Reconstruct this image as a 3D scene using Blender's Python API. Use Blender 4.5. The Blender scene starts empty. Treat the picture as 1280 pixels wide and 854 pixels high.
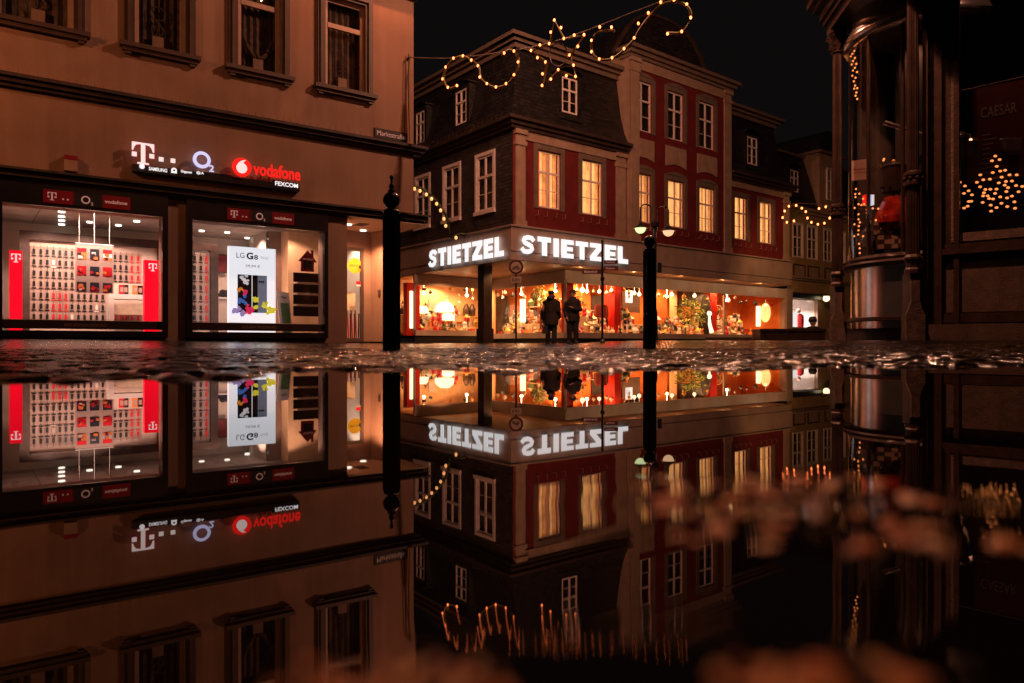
import bpy, bmesh, math, random
import numpy as np
from mathutils import Vector
random.seed(7)
R = math.radians
S = bpy.context.scene
COL = S.collection

# ------------------------------------------------------------------ camera
FPX = 892.0; CX = 640.0; HY = 430.0; CAMZ = 0.05
cam_d = bpy.data.cameras.new('camera'); cam = bpy.data.objects.new('camera', cam_d); COL.objects.link(cam)
cam.location = (0, 0, CAMZ); cam.rotation_euler = (R(90), 0, 0)
cam_d.sensor_width = 36.0; cam_d.lens = FPX / 1280 * 36; cam_d.shift_y = 3.0 / 1280
cam_d.clip_start = 0.005; cam_d.clip_end = 600
cam_d.dof.use_dof = True; cam_d.dof.focus_distance = 14.0; cam_d.dof.aperture_fstop = 4.5
S.camera = cam
# ------------------------------------------------------------------ world: a clear night sky, no moon
W = bpy.data.worlds.new('World'); S.world = W; W.use_nodes = True
wb = W.node_tree.nodes['Background']; wb.inputs[0].default_value = (0.62, 0.50, 0.50, 1); wb.inputs[1].default_value = 0.006
S.view_settings.view_transform = 'Standard'; S.view_settings.look = 'None'
S.view_settings.exposure = 0.0; S.view_settings.gamma = 1
S.render.engine = 'CYCLES'
cy = S.cycles
cy.max_bounces = 7; cy.diffuse_bounces = 3; cy.glossy_bounces = 4; cy.transparent_max_bounces = 12; cy.transmission_bounces = 3
cy.caustics_reflective = False; cy.caustics_refractive = False; cy.sample_clamp_indirect = 3.0; cy.blur_glossy = 0.3
cy.use_denoising = True

def lamp(kind, loc, power, color, size=0.3, target=None, size_y=None, name='street_light', spot=None, blend=.6):
    d = bpy.data.lights.new(name, kind); o = bpy.data.objects.new(name, d); COL.objects.link(o)
    o.location = loc; d.energy = power; d.color = color
    if kind == 'AREA':
        d.shape = 'RECTANGLE'; d.size = size; d.size_y = size_y or size
    else: d.shadow_soft_size = size
    if kind == 'SPOT': d.spot_size = R(spot); d.spot_blend = blend
    if target is not None:
        o.rotation_euler = (Vector(target) - Vector(loc)).to_track_quat('-Z', 'Y').to_euler()
    return o
SOD = (1, .28, .11); WARM = (1, .40, .2)
# street lamps of the square, above and behind the frame, plus added spots
lamp('POINT', (-2.45, 15.2, 9.4), 275, SOD, .05)
lamp('POINT', (-1.9, 12.0, 9.0), 45, SOD, .05)                 # hung over the lane, rakes the phone shop's front
lamp('SPOT', (-9.6, 7.6, 6.0), 500, (1, .33, .12), .1, (-8.6, 11.6, 5.6), spot=75)   # beyond the left edge
lamp('POINT', (1.5, 4.0, 7.5), 120, (1, .31, .15), .12)          # square lamp behind the camera
lamp('POINT', (5.0, 14.0, 11.6), 3300, (1, .42, .25), .12)
lamp('POINT', (-1.2, 17.5, 12.6), 1500, (1, .42, .25), .12)
lamp('SPOT', (2.0, 6.4, 7.6), 1900, (1, .36, .19), .1, (5.2, 8.4, 2.2), spot=70)         # added spot without a fixture, brightens the cafe front
lamp('SPOT', (13.5, 29.0, 6.5), 500, (1, .46, .18), .1, (15, 33, 3), spot=120)        # further down the street

lamp('SPOT', (.5, -1.2, 6.0), 330, (1, .42, .2), .1, (.05, .2, 0), spot=26)        # added spot, unseen behind the camera, brightens the haze pebbles
# ------------------------------------------------------------------ materials
def mat(name, col, rough=.7, var=.25, scale=3.0, bump=0.0, bscale=60.0, metal=0.0, emit=None, estr=1.0, spec=.5, detail=4, coat=0.0, sampling=None):
    m = bpy.data.materials.new(name); m.use_nodes = True; nt = m.node_tree; N = nt.nodes; L = nt.links
    p = N['Principled BSDF']; p.inputs['Roughness'].default_value = rough; p.inputs['Metallic'].default_value = metal
    p.inputs['Specular IOR Level'].default_value = spec; p.inputs['Coat Weight'].default_value = coat
    p.inputs['Coat Roughness'].default_value = .12
    tc = N.new('ShaderNodeTexCoord')
    if var > 0:
        nz = N.new('ShaderNodeTexNoise'); nz.inputs['Scale'].default_value = scale; nz.inputs['Detail'].default_value = detail
        L.new(tc.outputs['Object'], nz.inputs['Vector'])
        cr = N.new('ShaderNodeValToRGB'); cr.color_ramp.elements[0].position = .3; cr.color_ramp.elements[1].position = .7
        a = tuple(c * (1 - var) for c in col); b = tuple(min(1, c * (1 + var)) for c in col)
        cr.color_ramp.elements[0].color = (*a, 1); cr.color_ramp.elements[1].color = (*b, 1)
        L.new(nz.outputs['Fac'], cr.inputs['Fac']); L.new(cr.outputs['Color'], p.inputs['Base Color'])
        if emit is not None:
            cr2 = N.new('ShaderNodeValToRGB'); cr2.color_ramp.elements[0].position = .3; cr2.color_ramp.elements[1].position = .7
            cr2.color_ramp.elements[0].color = (*[c * (1 - var) for c in emit], 1); cr2.color_ramp.elements[1].color = (*emit, 1)
            L.new(nz.outputs['Fac'], cr2.inputs['Fac']); L.new(cr2.outputs['Color'], p.inputs['Emission Color'])
    else:
        p.inputs['Base Color'].default_value = (*col, 1)
        if emit is not None: p.inputs['Emission Color'].default_value = (*emit, 1)
    if emit is not None: p.inputs['Emission Strength'].default_value = estr
    if bump > 0:
        n2 = N.new('ShaderNodeTexNoise'); n2.inputs['Scale'].default_value = bscale; n2.inputs['Detail'].default_value = 3
        L.new(tc.outputs['Object'], n2.inputs['Vector'])
        bp = N.new('ShaderNodeBump'); bp.inputs['Strength'].default_value = bump; bp.inputs['Distance'].default_value = .01
        L.new(n2.outputs['Fac'], bp.inputs['Height']); L.new(bp.outputs['Normal'], p.inputs['Normal'])
    if sampling: m.cycles.emission_sampling = sampling
    return m

def weather(m, speck=.34, sscale=90, streak=.09, grime=.0):
    """fine grain, vertical run-off streaks and patchy repaint over a plain base colour"""
    nt = m.node_tree; N = nt.nodes; L = nt.links; p = N['Principled BSDF']; src = p.inputs['Base Color'].links[0].from_socket
    tc = N.new('ShaderNodeTexCoord'); cur = src
    mp = N.new('ShaderNodeMapping'); mp.inputs['Scale'].default_value = (2.2, .22, 1); L.new(tc.outputs['UV'], mp.inputs['Vector'])
    for vec, sc, lo, hi, amt, det in ((tc.outputs['UV'], sscale, .35, .65, speck, 2), (mp.outputs[0], 2.0, .42, .62, streak, 6), (tc.outputs['UV'], .55, .40, .60, streak * .8, 7)):
        n = N.new('ShaderNodeTexNoise'); n.inputs['Scale'].default_value = sc; n.inputs['Detail'].default_value = det; L.new(vec, n.inputs['Vector'])
        r = N.new('ShaderNodeValToRGB'); r.color_ramp.elements[0].position = lo; r.color_ramp.elements[1].position = hi; a = 1 - amt; r.color_ramp.elements[0].color = (a, a * .97, a * .95, 1); L.new(n.outputs['Fac'], r.inputs['Fac'])
        x = N.new('ShaderNodeMix'); x.data_type = 'RGBA'; x.blend_type = 'MULTIPLY'; x.inputs[0].default_value = 1; L.new(cur, x.inputs[6]); L.new(r.outputs['Color'], x.inputs[7]); cur = x.outputs[2]
    L.new(cur, p.inputs['Base Color']); return m
def foldglow(m, sc=5.5, dark=.35):
    """curtain folds printed in the cloth: bands of thinner and thicker fabric"""
    nt = m.node_tree; N = nt.nodes; L = nt.links; p = N['Principled BSDF']; src = p.inputs['Emission Color'].links[0].from_socket
    tc = N.new('ShaderNodeTexCoord'); w = N.new('ShaderNodeTexWave'); w.inputs['Scale'].default_value = sc; w.inputs['Distortion'].default_value = 2.5; w.inputs['Detail'].default_value = 3; L.new(tc.outputs['UV'], w.inputs['Vector'])
    r = N.new('ShaderNodeValToRGB'); r.color_ramp.elements[0].color = (dark, dark * .8, dark * .6, 1); r.color_ramp.elements[1].position = .6; L.new(w.outputs['Color'], r.inputs['Fac'])
    x = N.new('ShaderNodeMix'); x.data_type = 'RGBA'; x.blend_type = 'MULTIPLY'; x.inputs[0].default_value = 1; L.new(src, x.inputs[6]); L.new(r.outputs['Color'], x.inputs[7]); L.new(x.outputs[2], p.inputs['Emission Color']); return m
def brickmat(name, c1, c2, cm, bw, bh, mortar, rough=.6, bump=.5, offset=.5):
    m = bpy.data.materials.new(name); m.use_nodes = True; nt = m.node_tree; N = nt.nodes; L = nt.links
    p = N['Principled BSDF']; p.inputs['Roughness'].default_value = rough
    tc = N.new('ShaderNodeTexCoord'); b = N.new('ShaderNodeTexBrick'); L.new(tc.outputs['UV'], b.inputs['Vector'])
    b.inputs['Color1'].default_value = (*c1, 1); b.inputs['Color2'].default_value = (*c2, 1); b.inputs['Mortar'].default_value = (*cm, 1)
    b.inputs['Scale'].default_value = 1.0; b.inputs['Brick Width'].default_value = bw; b.inputs['Row Height'].default_value = bh
    b.inputs['Mortar Size'].default_value = mortar; b.inputs['Mortar Smooth'].default_value = .4; b.offset = offset
    nz = N.new('ShaderNodeTexNoise'); nz.inputs['Scale'].default_value = 2.5; nz.inputs['Detail'].default_value = 5; L.new(tc.outputs['UV'], nz.inputs['Vector'])
    mx = N.new('ShaderNodeMix'); mx.data_type = 'RGBA'; mx.blend_type = 'MULTIPLY'; mx.inputs[0].default_value = .7
    cr = N.new('ShaderNodeValToRGB'); cr.color_ramp.elements[0].position = .3; cr.color_ramp.elements[1].position = .7
    cr.color_ramp.elements[0].color = (.5, .5, .5, 1)
    L.new(nz.outputs['Fac'], cr.inputs['Fac']); L.new(b.outputs['Color'], mx.inputs[6]); L.new(cr.outputs['Color'], mx.inputs[7])
    L.new(mx.outputs[2], p.inputs['Base Color'])
    bp = N.new('ShaderNodeBump'); bp.invert = True; bp.inputs['Strength'].default_value = bump; bp.inputs['Distance'].default_value = .015
    L.new(b.outputs['Fac'], bp.inputs['Height']); L.new(bp.outputs['Normal'], p.inputs['Normal'])
    return m

def glassmat(name, tint=(1, 1, 1), gl=1.0, bump=0.0, base=.04):
    m = bpy.data.materials.new(name); m.use_nodes = True; nt = m.node_tree; N = nt.nodes; L = nt.links
    N.remove(N['Principled BSDF']); out = N['Material Output']
    tr = N.new('ShaderNodeBsdfTransparent'); tr.inputs[0].default_value = (*tint, 1)
    g = N.new('ShaderNodeBsdfGlossy'); g.inputs['Roughness'].default_value = .02; g.inputs[0].default_value = (gl, gl, gl, 1)
    fr = N.new('ShaderNodeFresnel'); geo = N.new('ShaderNodeNewGeometry'); mi = N.new('ShaderNodeMix'); mi.inputs[2].default_value = 1.5; mi.inputs[3].default_value = 1 / 1.5; L.new(geo.outputs['Backfacing'], mi.inputs[0]); L.new(mi.outputs[0], fr.inputs['IOR'])
    mx = N.new('ShaderNodeMixShader'); L.new(fr.outputs[0], mx.inputs[0]); L.new(tr.outputs[0], mx.inputs[1]); L.new(g.outputs[0], mx.inputs[2])
    tc = N.new('ShaderNodeTexCoord'); nz = N.new('ShaderNodeTexNoise'); nz.inputs['Scale'].default_value = 1.2; L.new(tc.outputs['Object'], nz.inputs['Vector'])
    bp = N.new('ShaderNodeBump'); bp.inputs['Strength'].default_value = .03 + bump; bp.inputs['Distance'].default_value = .02
    L.new(nz.outputs['Fac'], bp.inputs['Height']); L.new(bp.outputs['Normal'], g.inputs['Normal'])
    L.new(mx.outputs[0], out.inputs[0])
    return m

M = {}
M['stucco_l'] = mat('buff_stucco', (.44, .28, .205), .85, .10, 1.3, .9, 140)
M['stone_d'] = mat('brown_stone_trim', (.075, .045, .034), .6, .25, 4, .5, 80)
M['casing'] = mat('dark_window_casing', (.075, .045, .034), .5, .2, 5, .3, 60)
M['frame_l'] = mat('painted_window_frame', (.42, .30, .24), .5, .12, 6, .15, 60)
M['black'] = mat('black_shop_frame', (.015, .012, .012), .3, .2, 5, .1, 40, coat=.3)
M['band'] = mat('window_band_vinyl', (.04, .022, .02), .35, .2, 5)
M['glass'] = glassmat('shop_glass')
M['glass_dark'] = glassmat('window_glass', (.75, .72, .7), 1.0)
M['dim_room'] = mat('dark_room', (.03, .022, .018), .9, .5, 2)
M['curtain'] = mat('net_curtain', (.13, .10, .08), .9, .5, 9, .3, 20)
M['white'] = mat('white_paint', (.75, .70, .66), .5, .08, 4)
M['shopwall'] = mat('shop_wall_paint', (.70, .60, .52), .7, .08, 2)
M['ceiling'] = brickmat('ceiling_tiles', (.55, .50, .46), (.50, .46, .42), (.22, .2, .18), 1.2, .62, .012, .8, .1, 0)
M['peg'] = mat('pegboard', (.62, .50, .42), .6, .06, 10)
M['pack'] = mat('blister_card', (.42, .31, .26), .35, .1, 20)
M['packblack'] = mat('black_phone_case', (.012, .012, .014), .3, .3, 30)
M['packred'] = mat('red_phone_case', (.55, .02, .03), .35, .2, 30)
M['brown'] = mat('dark_brown_wood', (.05, .028, .02), .45, .3, 8, .2, 60)
M['red_sign'] = mat('red_lit_pylon', (.6, .005, .03), .4, .04, 3, emit=(1, .003, .018), estr=1.05)
M['white_lit'] = mat('white_lit_acrylic', (.8, .8, .8), .4, .03, 3, emit=(.9, .86, .84), estr=1.0)
M['sign_white'] = mat('white_neon_letter', (.8, .8, .8), .4, .04, 3, emit=(.92, .97, 1.0), estr=.95)
M['sign_logo'] = mat('white_logo_letter', (.8, .8, .8), .4, .04, 3, emit=(.9, .8, .78), estr=.85)
M['sign_blue'] = mat('bluish_letter', (.7, .75, .8), .4, .04, 3, emit=(.52, .58, .95), estr=1.0)
M['sign_red'] = mat('red_letter', (.6, .02, .02), .4, .04, 3, emit=(1, .012, .01), estr=1.0)
M['sign_mag'] = mat('magenta_letter_side', (.4, .01, .1), .4, .04, 3, emit=(.6, .0, .08), estr=.5)
M['lightbox'] = mat('lightbox_face', (.8, .8, .8), .4, .02, 2, emit=(.84, .86, .92), estr=.95)
M['ink'] = mat('black_ink', (.02, .02, .03), .5, .2, 8)
M['plate_red'] = mat('dark_red_plate', (.16, .008, .012), .4, .2, 5, emit=(.2, .0, .004), estr=.15)
M['plate_dark'] = mat('dark_plate', (.02, .02, .03), .4, .2, 5)
M['plate_maroon'] = mat('maroon_plate', (.07, .012, .012), .5, .3, 6)
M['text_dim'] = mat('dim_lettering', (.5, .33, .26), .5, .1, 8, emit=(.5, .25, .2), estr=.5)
M['text_band'] = mat('band_lettering', (.30, .17, .13), .5, .1, 8)
M['iron'] = mat('black_cast_iron', (.012, .010, .010), .28, .4, 12, .6, 45, coat=.6)
M['slate'] = brickmat('slate_cladding', (.085, .062, .055), (.04, .03, .027), (.012, .01, .01), .22, .13, .012, .5, .8)
M['slateroof'] = brickmat('slate_roof', (.036, .029, .028), (.016, .013, .013), (.004, .004, .004), .24, .15, .014, .45, .8)
M['poster_text'] = mat('pale_print', (.55, .40, .32), .6, .1, 8)
M['redwall'] = mat('oxblood_stucco', (.20, .013, .015), .8, .18, 2.5, .6, 120)
M['tan'] = mat('sandstone_paint', (.47, .33, .24), .8, .14, 3, .5, 90)
M['grey_sur'] = mat('grey_surround', (.17, .12, .09), .7, .18, 4, .4, 90)
M['wframe'] = mat('white_window_frame', (.86, .74, .68), .5, .1, 6)
M['fascia'] = mat('fascia_panel', (.44, .33, .27), .45, .12, 1.5, .1, 60)
M['wood'] = brickmat('soffit_boards', (.75, .45, .24), (.62, .36, .18), (.14, .07, .04), 3.0, .14, .01, .45, .4)
M['litwin'] = mat('lit_curtain', (.7, .5, .3), .8, .45, 5.0, emit=(1.0, .40, .11), estr=.95)
M['litwin2'] = mat('lit_curtain_pale', (.7, .5, .3), .8, .35, 6.0, emit=(1.0, .47, .15), estr=1.0)
M['curt_red'] = mat('red_curtain', (.4, .05, .02), .8, .3, 9.0, emit=(.75, .07, .02), estr=.6)
M['globe_hot'] = mat('hanging_globe_light', (1, .8, .5), .4, 0, emit=(1, .55, .26), estr=46)
M['bulb'] = mat('fairy_bulb', (1, .6, .3), .4, 0, emit=(1, .165, .045), estr=9, sampling='NONE')
M['bulb_w'] = mat('warm_bulb', (1, .8, .5), .4, 0, emit=(1, .42, .14), estr=1.7, sampling='NONE')
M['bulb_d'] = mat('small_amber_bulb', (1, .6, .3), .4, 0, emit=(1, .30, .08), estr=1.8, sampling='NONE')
M['spot'] = mat('ceiling_spot_glow', (1, .9, .8), .4, 0, emit=(1, .88, .74), estr=2.5, sampling='NONE')
M['green'] = mat('fir_garland', (.035, .055, .012), .7, .5, 40)
M['gwire'] = mat('green_wire', (.22, .19, .04), .5, .3, 30)
M['wire'] = mat('steel_wire', (.12, .08, .06), .5, .2, 20)
M['copper'] = mat('satin_bronze_panel', (.75, .66, .62), .2, .12, 6, metal=.95)
M['darkmetal'] = mat('dark_bronze_metal', (.05, .03, .025), .36, .35, 7, .3, 40, metal=.3)
M['brownstone'] = mat('brown_sandstone', (.10, .062, .046), .75, .3, 12, .8, 130)
M['pedestal'] = mat('weathered_grey_stone', (.17, .115, .09), .65, .35, 14, .6, 60)
M['orange'] = mat('orange_backdrop', (.72, .20, .035), .7, .15, 2.5)
M['peach'] = mat('peach_backdrop', (.82, .52, .28), .7, .15, 2.5)
M['red'] = mat('red_lacquer', (.6, .02, .01), .35, .1, 3)
M['cream'] = mat('cream_glaze', (.80, .66, .48), .3, .12, 9)
M['gold'] = mat('gold_trim', (.70, .40, .10), .3, .2, 9, metal=.7)
M['dkgreen'] = mat('dark_green', (.05, .09, .03), .6, .3, 12)
M['leaf'] = mat('pale_green_leaf', (.42, .46, .08), .5, .3, 12)
M['glow_soft'] = mat('soft_warm_panel', (.9, .8, .6), .5, 0, emit=(1, .55, .20), estr=1.0)
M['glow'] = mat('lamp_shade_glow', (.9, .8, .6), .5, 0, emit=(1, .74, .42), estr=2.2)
M['glowgreen'] = mat('greenish_globe', (.8, .9, .6), .4, 0, emit=(.90, 1.0, .50), estr=1.1)
M['glowwarm'] = mat('warm_globe', (.9, .7, .5), .4, 0, emit=(1.0, .58, .32), estr=1.1)
M['yellow'] = mat('yellow_vinyl', (.80, .58, .04), .5, .08, 6)
M['skin'] = mat('skin', (.42, .24, .17), .6, .1, 15)
M['coat1'] = mat('dark_parka', (.026, .018, .014), .85, .35, 14, .5, 60)
M['coat2'] = mat('black_coat', (.014, .011, .011), .8, .35, 14, .5, 60)
M['denim'] = mat('dark_denim', (.016, .015, .02), .85, .3, 20, .3, 90)
M['scarf'] = mat('red_scarf', (.25, .03, .02), .9, .3, 30)
M['house_tan'] = mat('ochre_render', (.50, .33, .15), .8, .14, 2.0, .5, 90)

for k_ in ('stucco_l', 'redwall', 'tan', 'house_tan'): weather(M[k_])
weather(M['fascia'], .14, 60, .06); weather(M['brownstone'], .4, 70, .3); weather(M['pedestal'], .35, 70, .4); weather(M['stone_d'], .3, 60, .3)
M['lit_a'] = mat('lit_curtain_warm', (.7, .5, .3), .8, .35, 3.0, emit=(1.0, .42, .11), estr=1.4); foldglow(M['lit_a'], 4.5, .25)
M['lit_b'] = mat('lit_curtain_thin', (.7, .5, .3), .8, .25, 2.0, emit=(1.0, .50, .17), estr=1.35); foldglow(M['lit_b'], 7, .5)
M['lit_c'] = mat('lit_curtain_deep', (.7, .5, .3), .8, .35, 4.0, emit=(1.0, .34, .07), estr=.8); foldglow(M['lit_c'], 6, .35)
# ------------------------------------------------------------------ builders
class Fac:
    """a vertical plane: O + u*t + n*o, heights z. n points to the viewer's side."""
    def __init__(s, O, u):
        s.O = Vector((O[0], O[1], 0)); l = math.hypot(*u); s.u = Vector((u[0]/l, u[1]/l, 0)); s.n = Vector((s.u.y, -s.u.x, 0))
        if s.n.dot(-s.O) < 0: s.n = -s.n
    def P(s, t, z, o=0.0): v = s.O + s.u * t + s.n * o; return Vector((v.x, v.y, z))
    def px(s, x, y, o=0.0):
        k = (x - CX) / FPX; O = s.O + s.n * o
        t = (k * O.y - O.x) / (s.u.x - k * s.u.y); d = O.y + s.u.y * t
        return t, CAMZ + (HY - y) * d / FPX
    def t(s, x, o=0.0): return s.px(x, 0, o)[0]
    def z(s, x, y, o=0.0): return s.px(x, y, o)[1]
def down(loc, power, color, spot=140, size=.06, name='downlight', tgt=None):
    return lamp('SPOT', loc, power, color, size, tgt if tgt is not None else (loc[0], loc[1], loc[2] - 3), spot=spot, name=name, blend=.35)
def atd(x, y, d): return Vector(((x - CX) / FPX * d, d, CAMZ + (HY - y) * d / FPX))

WL = {}
class MB:
    def __init__(s): s.v = []; s.f = []; s.m = []
    def face(s, pts, m=0):
        i = len(s.v); s.v += [Vector(p) for p in pts]; s.f.append(tuple(range(i, i + len(pts)))); s.m.append(m)
    def hexa(s, a, m=0):   # a: 4 bottom, 4 top
        i = len(s.v); s.v += [Vector(p) for p in a]
        for q in ((3, 2, 1, 0), (4, 5, 6, 7), (0, 1, 5, 4), (1, 2, 6, 5), (2, 3, 7, 6), (3, 0, 4, 7)):
            s.f.append(tuple(i + k for k in q)); s.m.append(m)
    def box(s, x0, x1, y0, y1, z0, z1, m=0):
        s.hexa([(x0, y0, z0), (x1, y0, z0), (x1, y1, z0), (x0, y1, z0), (x0, y0, z1), (x1, y0, z1), (x1, y1, z1), (x0, y1, z1)], m)
    def fb(s, F, t0, t1, z0, z1, o0, o1, m=0):
        s.hexa([F.P(t0, z0, o0), F.P(t1, z0, o0), F.P(t1, z0, o1), F.P(t0, z0, o1), F.P(t0, z1, o0), F.P(t1, z1, o0), F.P(t1, z1, o1), F.P(t0, z1, o1)], m)
    def prism(s, front, off, m=0, cap=True):
        """front: list of points; off: vector to the back"""
        n = len(front); i = len(s.v); s.v += [Vector(p) for p in front] + [Vector(p) + off for p in front]
        if cap: s.f.append(tuple(range(i, i + n))); s.m.append(m); s.f.append(tuple(range(i + 2 * n - 1, i + n - 1, -1))); s.m.append(m)
        for k in range(n):
            s.f.append((i + k, i + (k + 1) % n, i + n + (k + 1) % n, i + n + k)); s.m.append(m)
    def fpoly(s, F, tz, o0, o1, m=0):
        s.prism([F.P(t, z, o1) for t, z in tz], F.n * (o0 - o1), m)
    def tube(s, pts, r, seg=6, m=0, closed=False):
        pts = [Vector(p) for p in pts]; n = len(pts); rs = r if isinstance(r, (list, tuple)) else [r] * n; base = len(s.v)
        for k, p in enumerate(pts):
            a = pts[k - 1] if (k or closed) else p; b = pts[(k + 1) % n] if (k < n - 1 or closed) else p
            d = (b - a).normalized(); up = Vector((0, 0, 1)) if abs(d.z) < .9 else Vector((1, 0, 0))
            x = d.cross(up).normalized(); y = d.cross(x)
            for j in range(seg):
                an = 2 * math.pi * j / seg; s.v.append(p + (x * math.cos(an) + y * math.sin(an)) * rs[k])
        for k in range(n if closed else n - 1):
            for j in range(seg):
                a = base + k * seg; b = base + ((k + 1) % n) * seg
                s.f.append((a + j, a + (j + 1) % seg, b + (j + 1) % seg, b + j)); s.m.append(m)
        if not closed:
            s.f.append(tuple(base + j for j in range(seg))[::-1]); s.m.append(m)
            s.f.append(tuple(base + (n - 1) * seg + j for j in range(seg))); s.m.append(m)
    def lathe(s, c, prof, seg=12, m=0, flute=0, amp=.06, a0=0, a1=2 * math.pi, sx=1, sy=1):
        c = Vector(c); base = len(s.v); full = abs(a1 - a0 - 2 * math.pi) < 1e-6; cols = seg if full else seg + 1
        for (r, z) in prof:
            for j in range(cols):
                an = a0 + (a1 - a0) * j / seg; rr = r
                if flute: rr = r * (1 - amp * (j % 2))
                s.v.append(c + Vector((rr * math.cos(an) * sx, rr * math.sin(an) * sy, z)))
        for k in range(len(prof) - 1):
            for j in range(seg):
                a = base + k * cols; b = a + cols; j2 = (j + 1) % cols if full else j + 1
                s.f.append((a + j, a + j2, b + j2, b + j)); s.m.append(m)
        if full:
            if prof[0][0] > 1e-5: s.f.append(tuple(base + j for j in range(cols))[::-1]); s.m.append(m)
            if prof[-1][0] > 1e-5: s.f.append(tuple(base + (len(prof) - 1) * cols + j for j in range(cols))); s.m.append(m)
    def ball(s, c, r, seg=10, rings=6, m=0, sx=1, sy=1, sz=1):
        s.lathe(c, [(r * math.sin(math.pi * k / rings) if 0 < k < rings else 1e-6, -r * sz * math.cos(math.pi * k / rings)) for k in range(rings + 1)], seg, m, sx=sx, sy=sy)
    def geo(s, verts, faces, m=0):
        i = len(s.v); s.v += [Vector(p) for p in verts]
        for f in faces: s.f.append(tuple(i + k for k in f)); s.m.append(m)
    def build(s, name, mats, parent=None, smooth=False, loc=None, calc=True):
        if not isinstance(mats, (list, tuple)): mats = [mats]
        mats = [M[x] if isinstance(x, str) else x for x in mats]
        off = WL.get(parent.name, Vector()) if parent is not None else Vector()
        base = loc if loc is not None else (off if parent is not None else None)
        if base is None:
            xs = [p.x for p in s.v]; ys = [p.y for p in s.v]; zs = [p.z for p in s.v]
            base = Vector(((min(xs) + max(xs)) / 2, (min(ys) + max(ys)) / 2, min(zs)))
        base = Vector(base)
        me = bpy.data.meshes.new(name); me.from_pydata([tuple(p - base) for p in s.v], [], s.f)
        for mt in mats: me.materials.append(mt)
        me.polygons.foreach_set('material_index', s.m)
        if calc:
            bm = bmesh.new(); bm.from_mesh(me)
            bmesh.ops.remove_doubles(bm, verts=bm.verts, dist=1e-5) if smooth else None
            bmesh.ops.recalc_face_normals(bm, faces=bm.faces); bm.to_mesh(me); bm.free()
        if smooth: me.polygons.foreach_set('use_smooth', [True] * len(me.polygons))
        uv = me.uv_layers.new(name='UVMap'); co = me.vertices
        for p in me.polygons:
            n = p.normal
            if abs(n.z) < .9:
                h = Vector((-n.y, n.x, 0)).normalized()
                if h.x < 0: h = -h
                for li in p.loop_indices:
                    w = co[me.loops[li].vertex_index].co + base; uv.data[li].uv = (w.dot(h), w.z)
            else:
                for li in p.loop_indices:
                    w = co[me.loops[li].vertex_index].co + base; uv.data[li].uv = (w.x * .79 + w.y * .61, -w.x * .61 + w.y * .79)
        o = bpy.data.objects.new(name, me); COL.objects.link(o)
        if parent is not None:
            o.parent = parent; o.location = base - off; WL[o.name] = base
        else:
            o.location = base; WL[o.name] = base
        return o

def tag(o, label=None, cat=None, group=None, kind=None):
    if label: o['label'] = label
    if cat: o['category'] = cat
    if group: o['group'] = group
    if kind: o['kind'] = kind
    return o
def thing(name, label, cat, loc, group=None):
    o = bpy.data.objects.new(name, None); COL.objects.link(o); o.location = loc; WL[o.name] = Vector(loc)
    o.empty_display_size = .2
    return tag(o, label, cat, group)
def dup(root, loc, label=None, group=None, rotz=None):
    r = root.copy(); COL.objects.link(r); r.location = loc; WL[r.name] = Vector(loc)
    if rotz is not None: r.rotation_euler = (0, 0, rotz)
    if label: r['label'] = label
    if group: r['group'] = group
    for ch in list(root.children):
        c = ch.copy(); COL.objects.link(c); c.parent = r
        for g in ch.children:
            d = g.copy(); COL.objects.link(d); d.parent = c
    return r

_tc = {}
def text_geo(s, bold=0.0):
    k = (s, bold)
    if k in _tc: return _tc[k]
    cu = bpy.data.curves.new('lettering', 'FONT'); cu.body = s; cu.size = 1; cu.offset = bold; cu.resolution_u = 3
    ob = bpy.data.objects.new('lettering', cu); COL.objects.link(ob)
    dg = bpy.context.evaluated_depsgraph_get(); me = ob.evaluated_get(dg).to_mesh()
    vs = [(v.co.x, v.co.y) for v in me.vertices]; fs = [tuple(p.vertices) for p in me.polygons]
    ob.evaluated_get(dg).to_mesh_clear(); bpy.data.objects.remove(ob); bpy.data.curves.remove(cu)
    _tc[k] = (vs, fs); return _tc[k]
def ftext(mb, F, s, t0, t1, z0, z1, o, bold=0.0, m=0, flip=1):
    vs, fs = text_geo(s, bold)
    xs = [v[0] for v in vs]; ys = [v[1] for v in vs]; ax, bx, ay, by = min(xs), max(xs), min(ys), max(ys)
    mb.geo([F.P(t0 + (x - ax) / (bx - ax) * (t1 - t0), z0 + (y - ay) / (by - ay) * (z1 - z0), o) for x, y in vs], fs, m)

def wallholes(mb, F, t0, t1, z0, z1, holes, o, depth, m=0, mr=None):
    mr = m if mr is None else mr
    ts = sorted({t0, t1} | {h[0] for h in holes} | {h[1] for h in holes}); zs = sorted({z0, z1} | {h[2] for h in holes} | {h[3] for h in holes})
    ts = [x for x in ts if t0 - 1e-6 <= x <= t1 + 1e-6]; zs = [x for x in zs if z0 - 1e-6 <= x <= z1 + 1e-6]
    for i in range(len(ts) - 1):
        for j in range(len(zs) - 1):
            tc, zc = (ts[i] + ts[i + 1]) / 2, (zs[j] + zs[j + 1]) / 2
            if any(h[0] < tc < h[1] and h[2] < zc < h[3] for h in holes): continue
            mb.face([F.P(ts[i], zs[j], o), F.P(ts[i + 1], zs[j], o), F.P(ts[i + 1], zs[j + 1], o), F.P(ts[i], zs[j + 1], o)], m)
    for h in holes:
        a, b, c, d = h[:4]; a = max(a, t0); b = min(b, t1); c = max(c, z0); d = min(d, z1)
        P = [(a, c), (b, c), (b, d), (a, d)]
        for k in range(4):
            p, q = P[k], P[(k + 1) % 4]
            mb.face([F.P(p[0], p[1], o), F.P(q[0], q[1], o), F.P(q[0], q[1], o - depth), F.P(p[0], p[1], o - depth)], mr)

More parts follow.
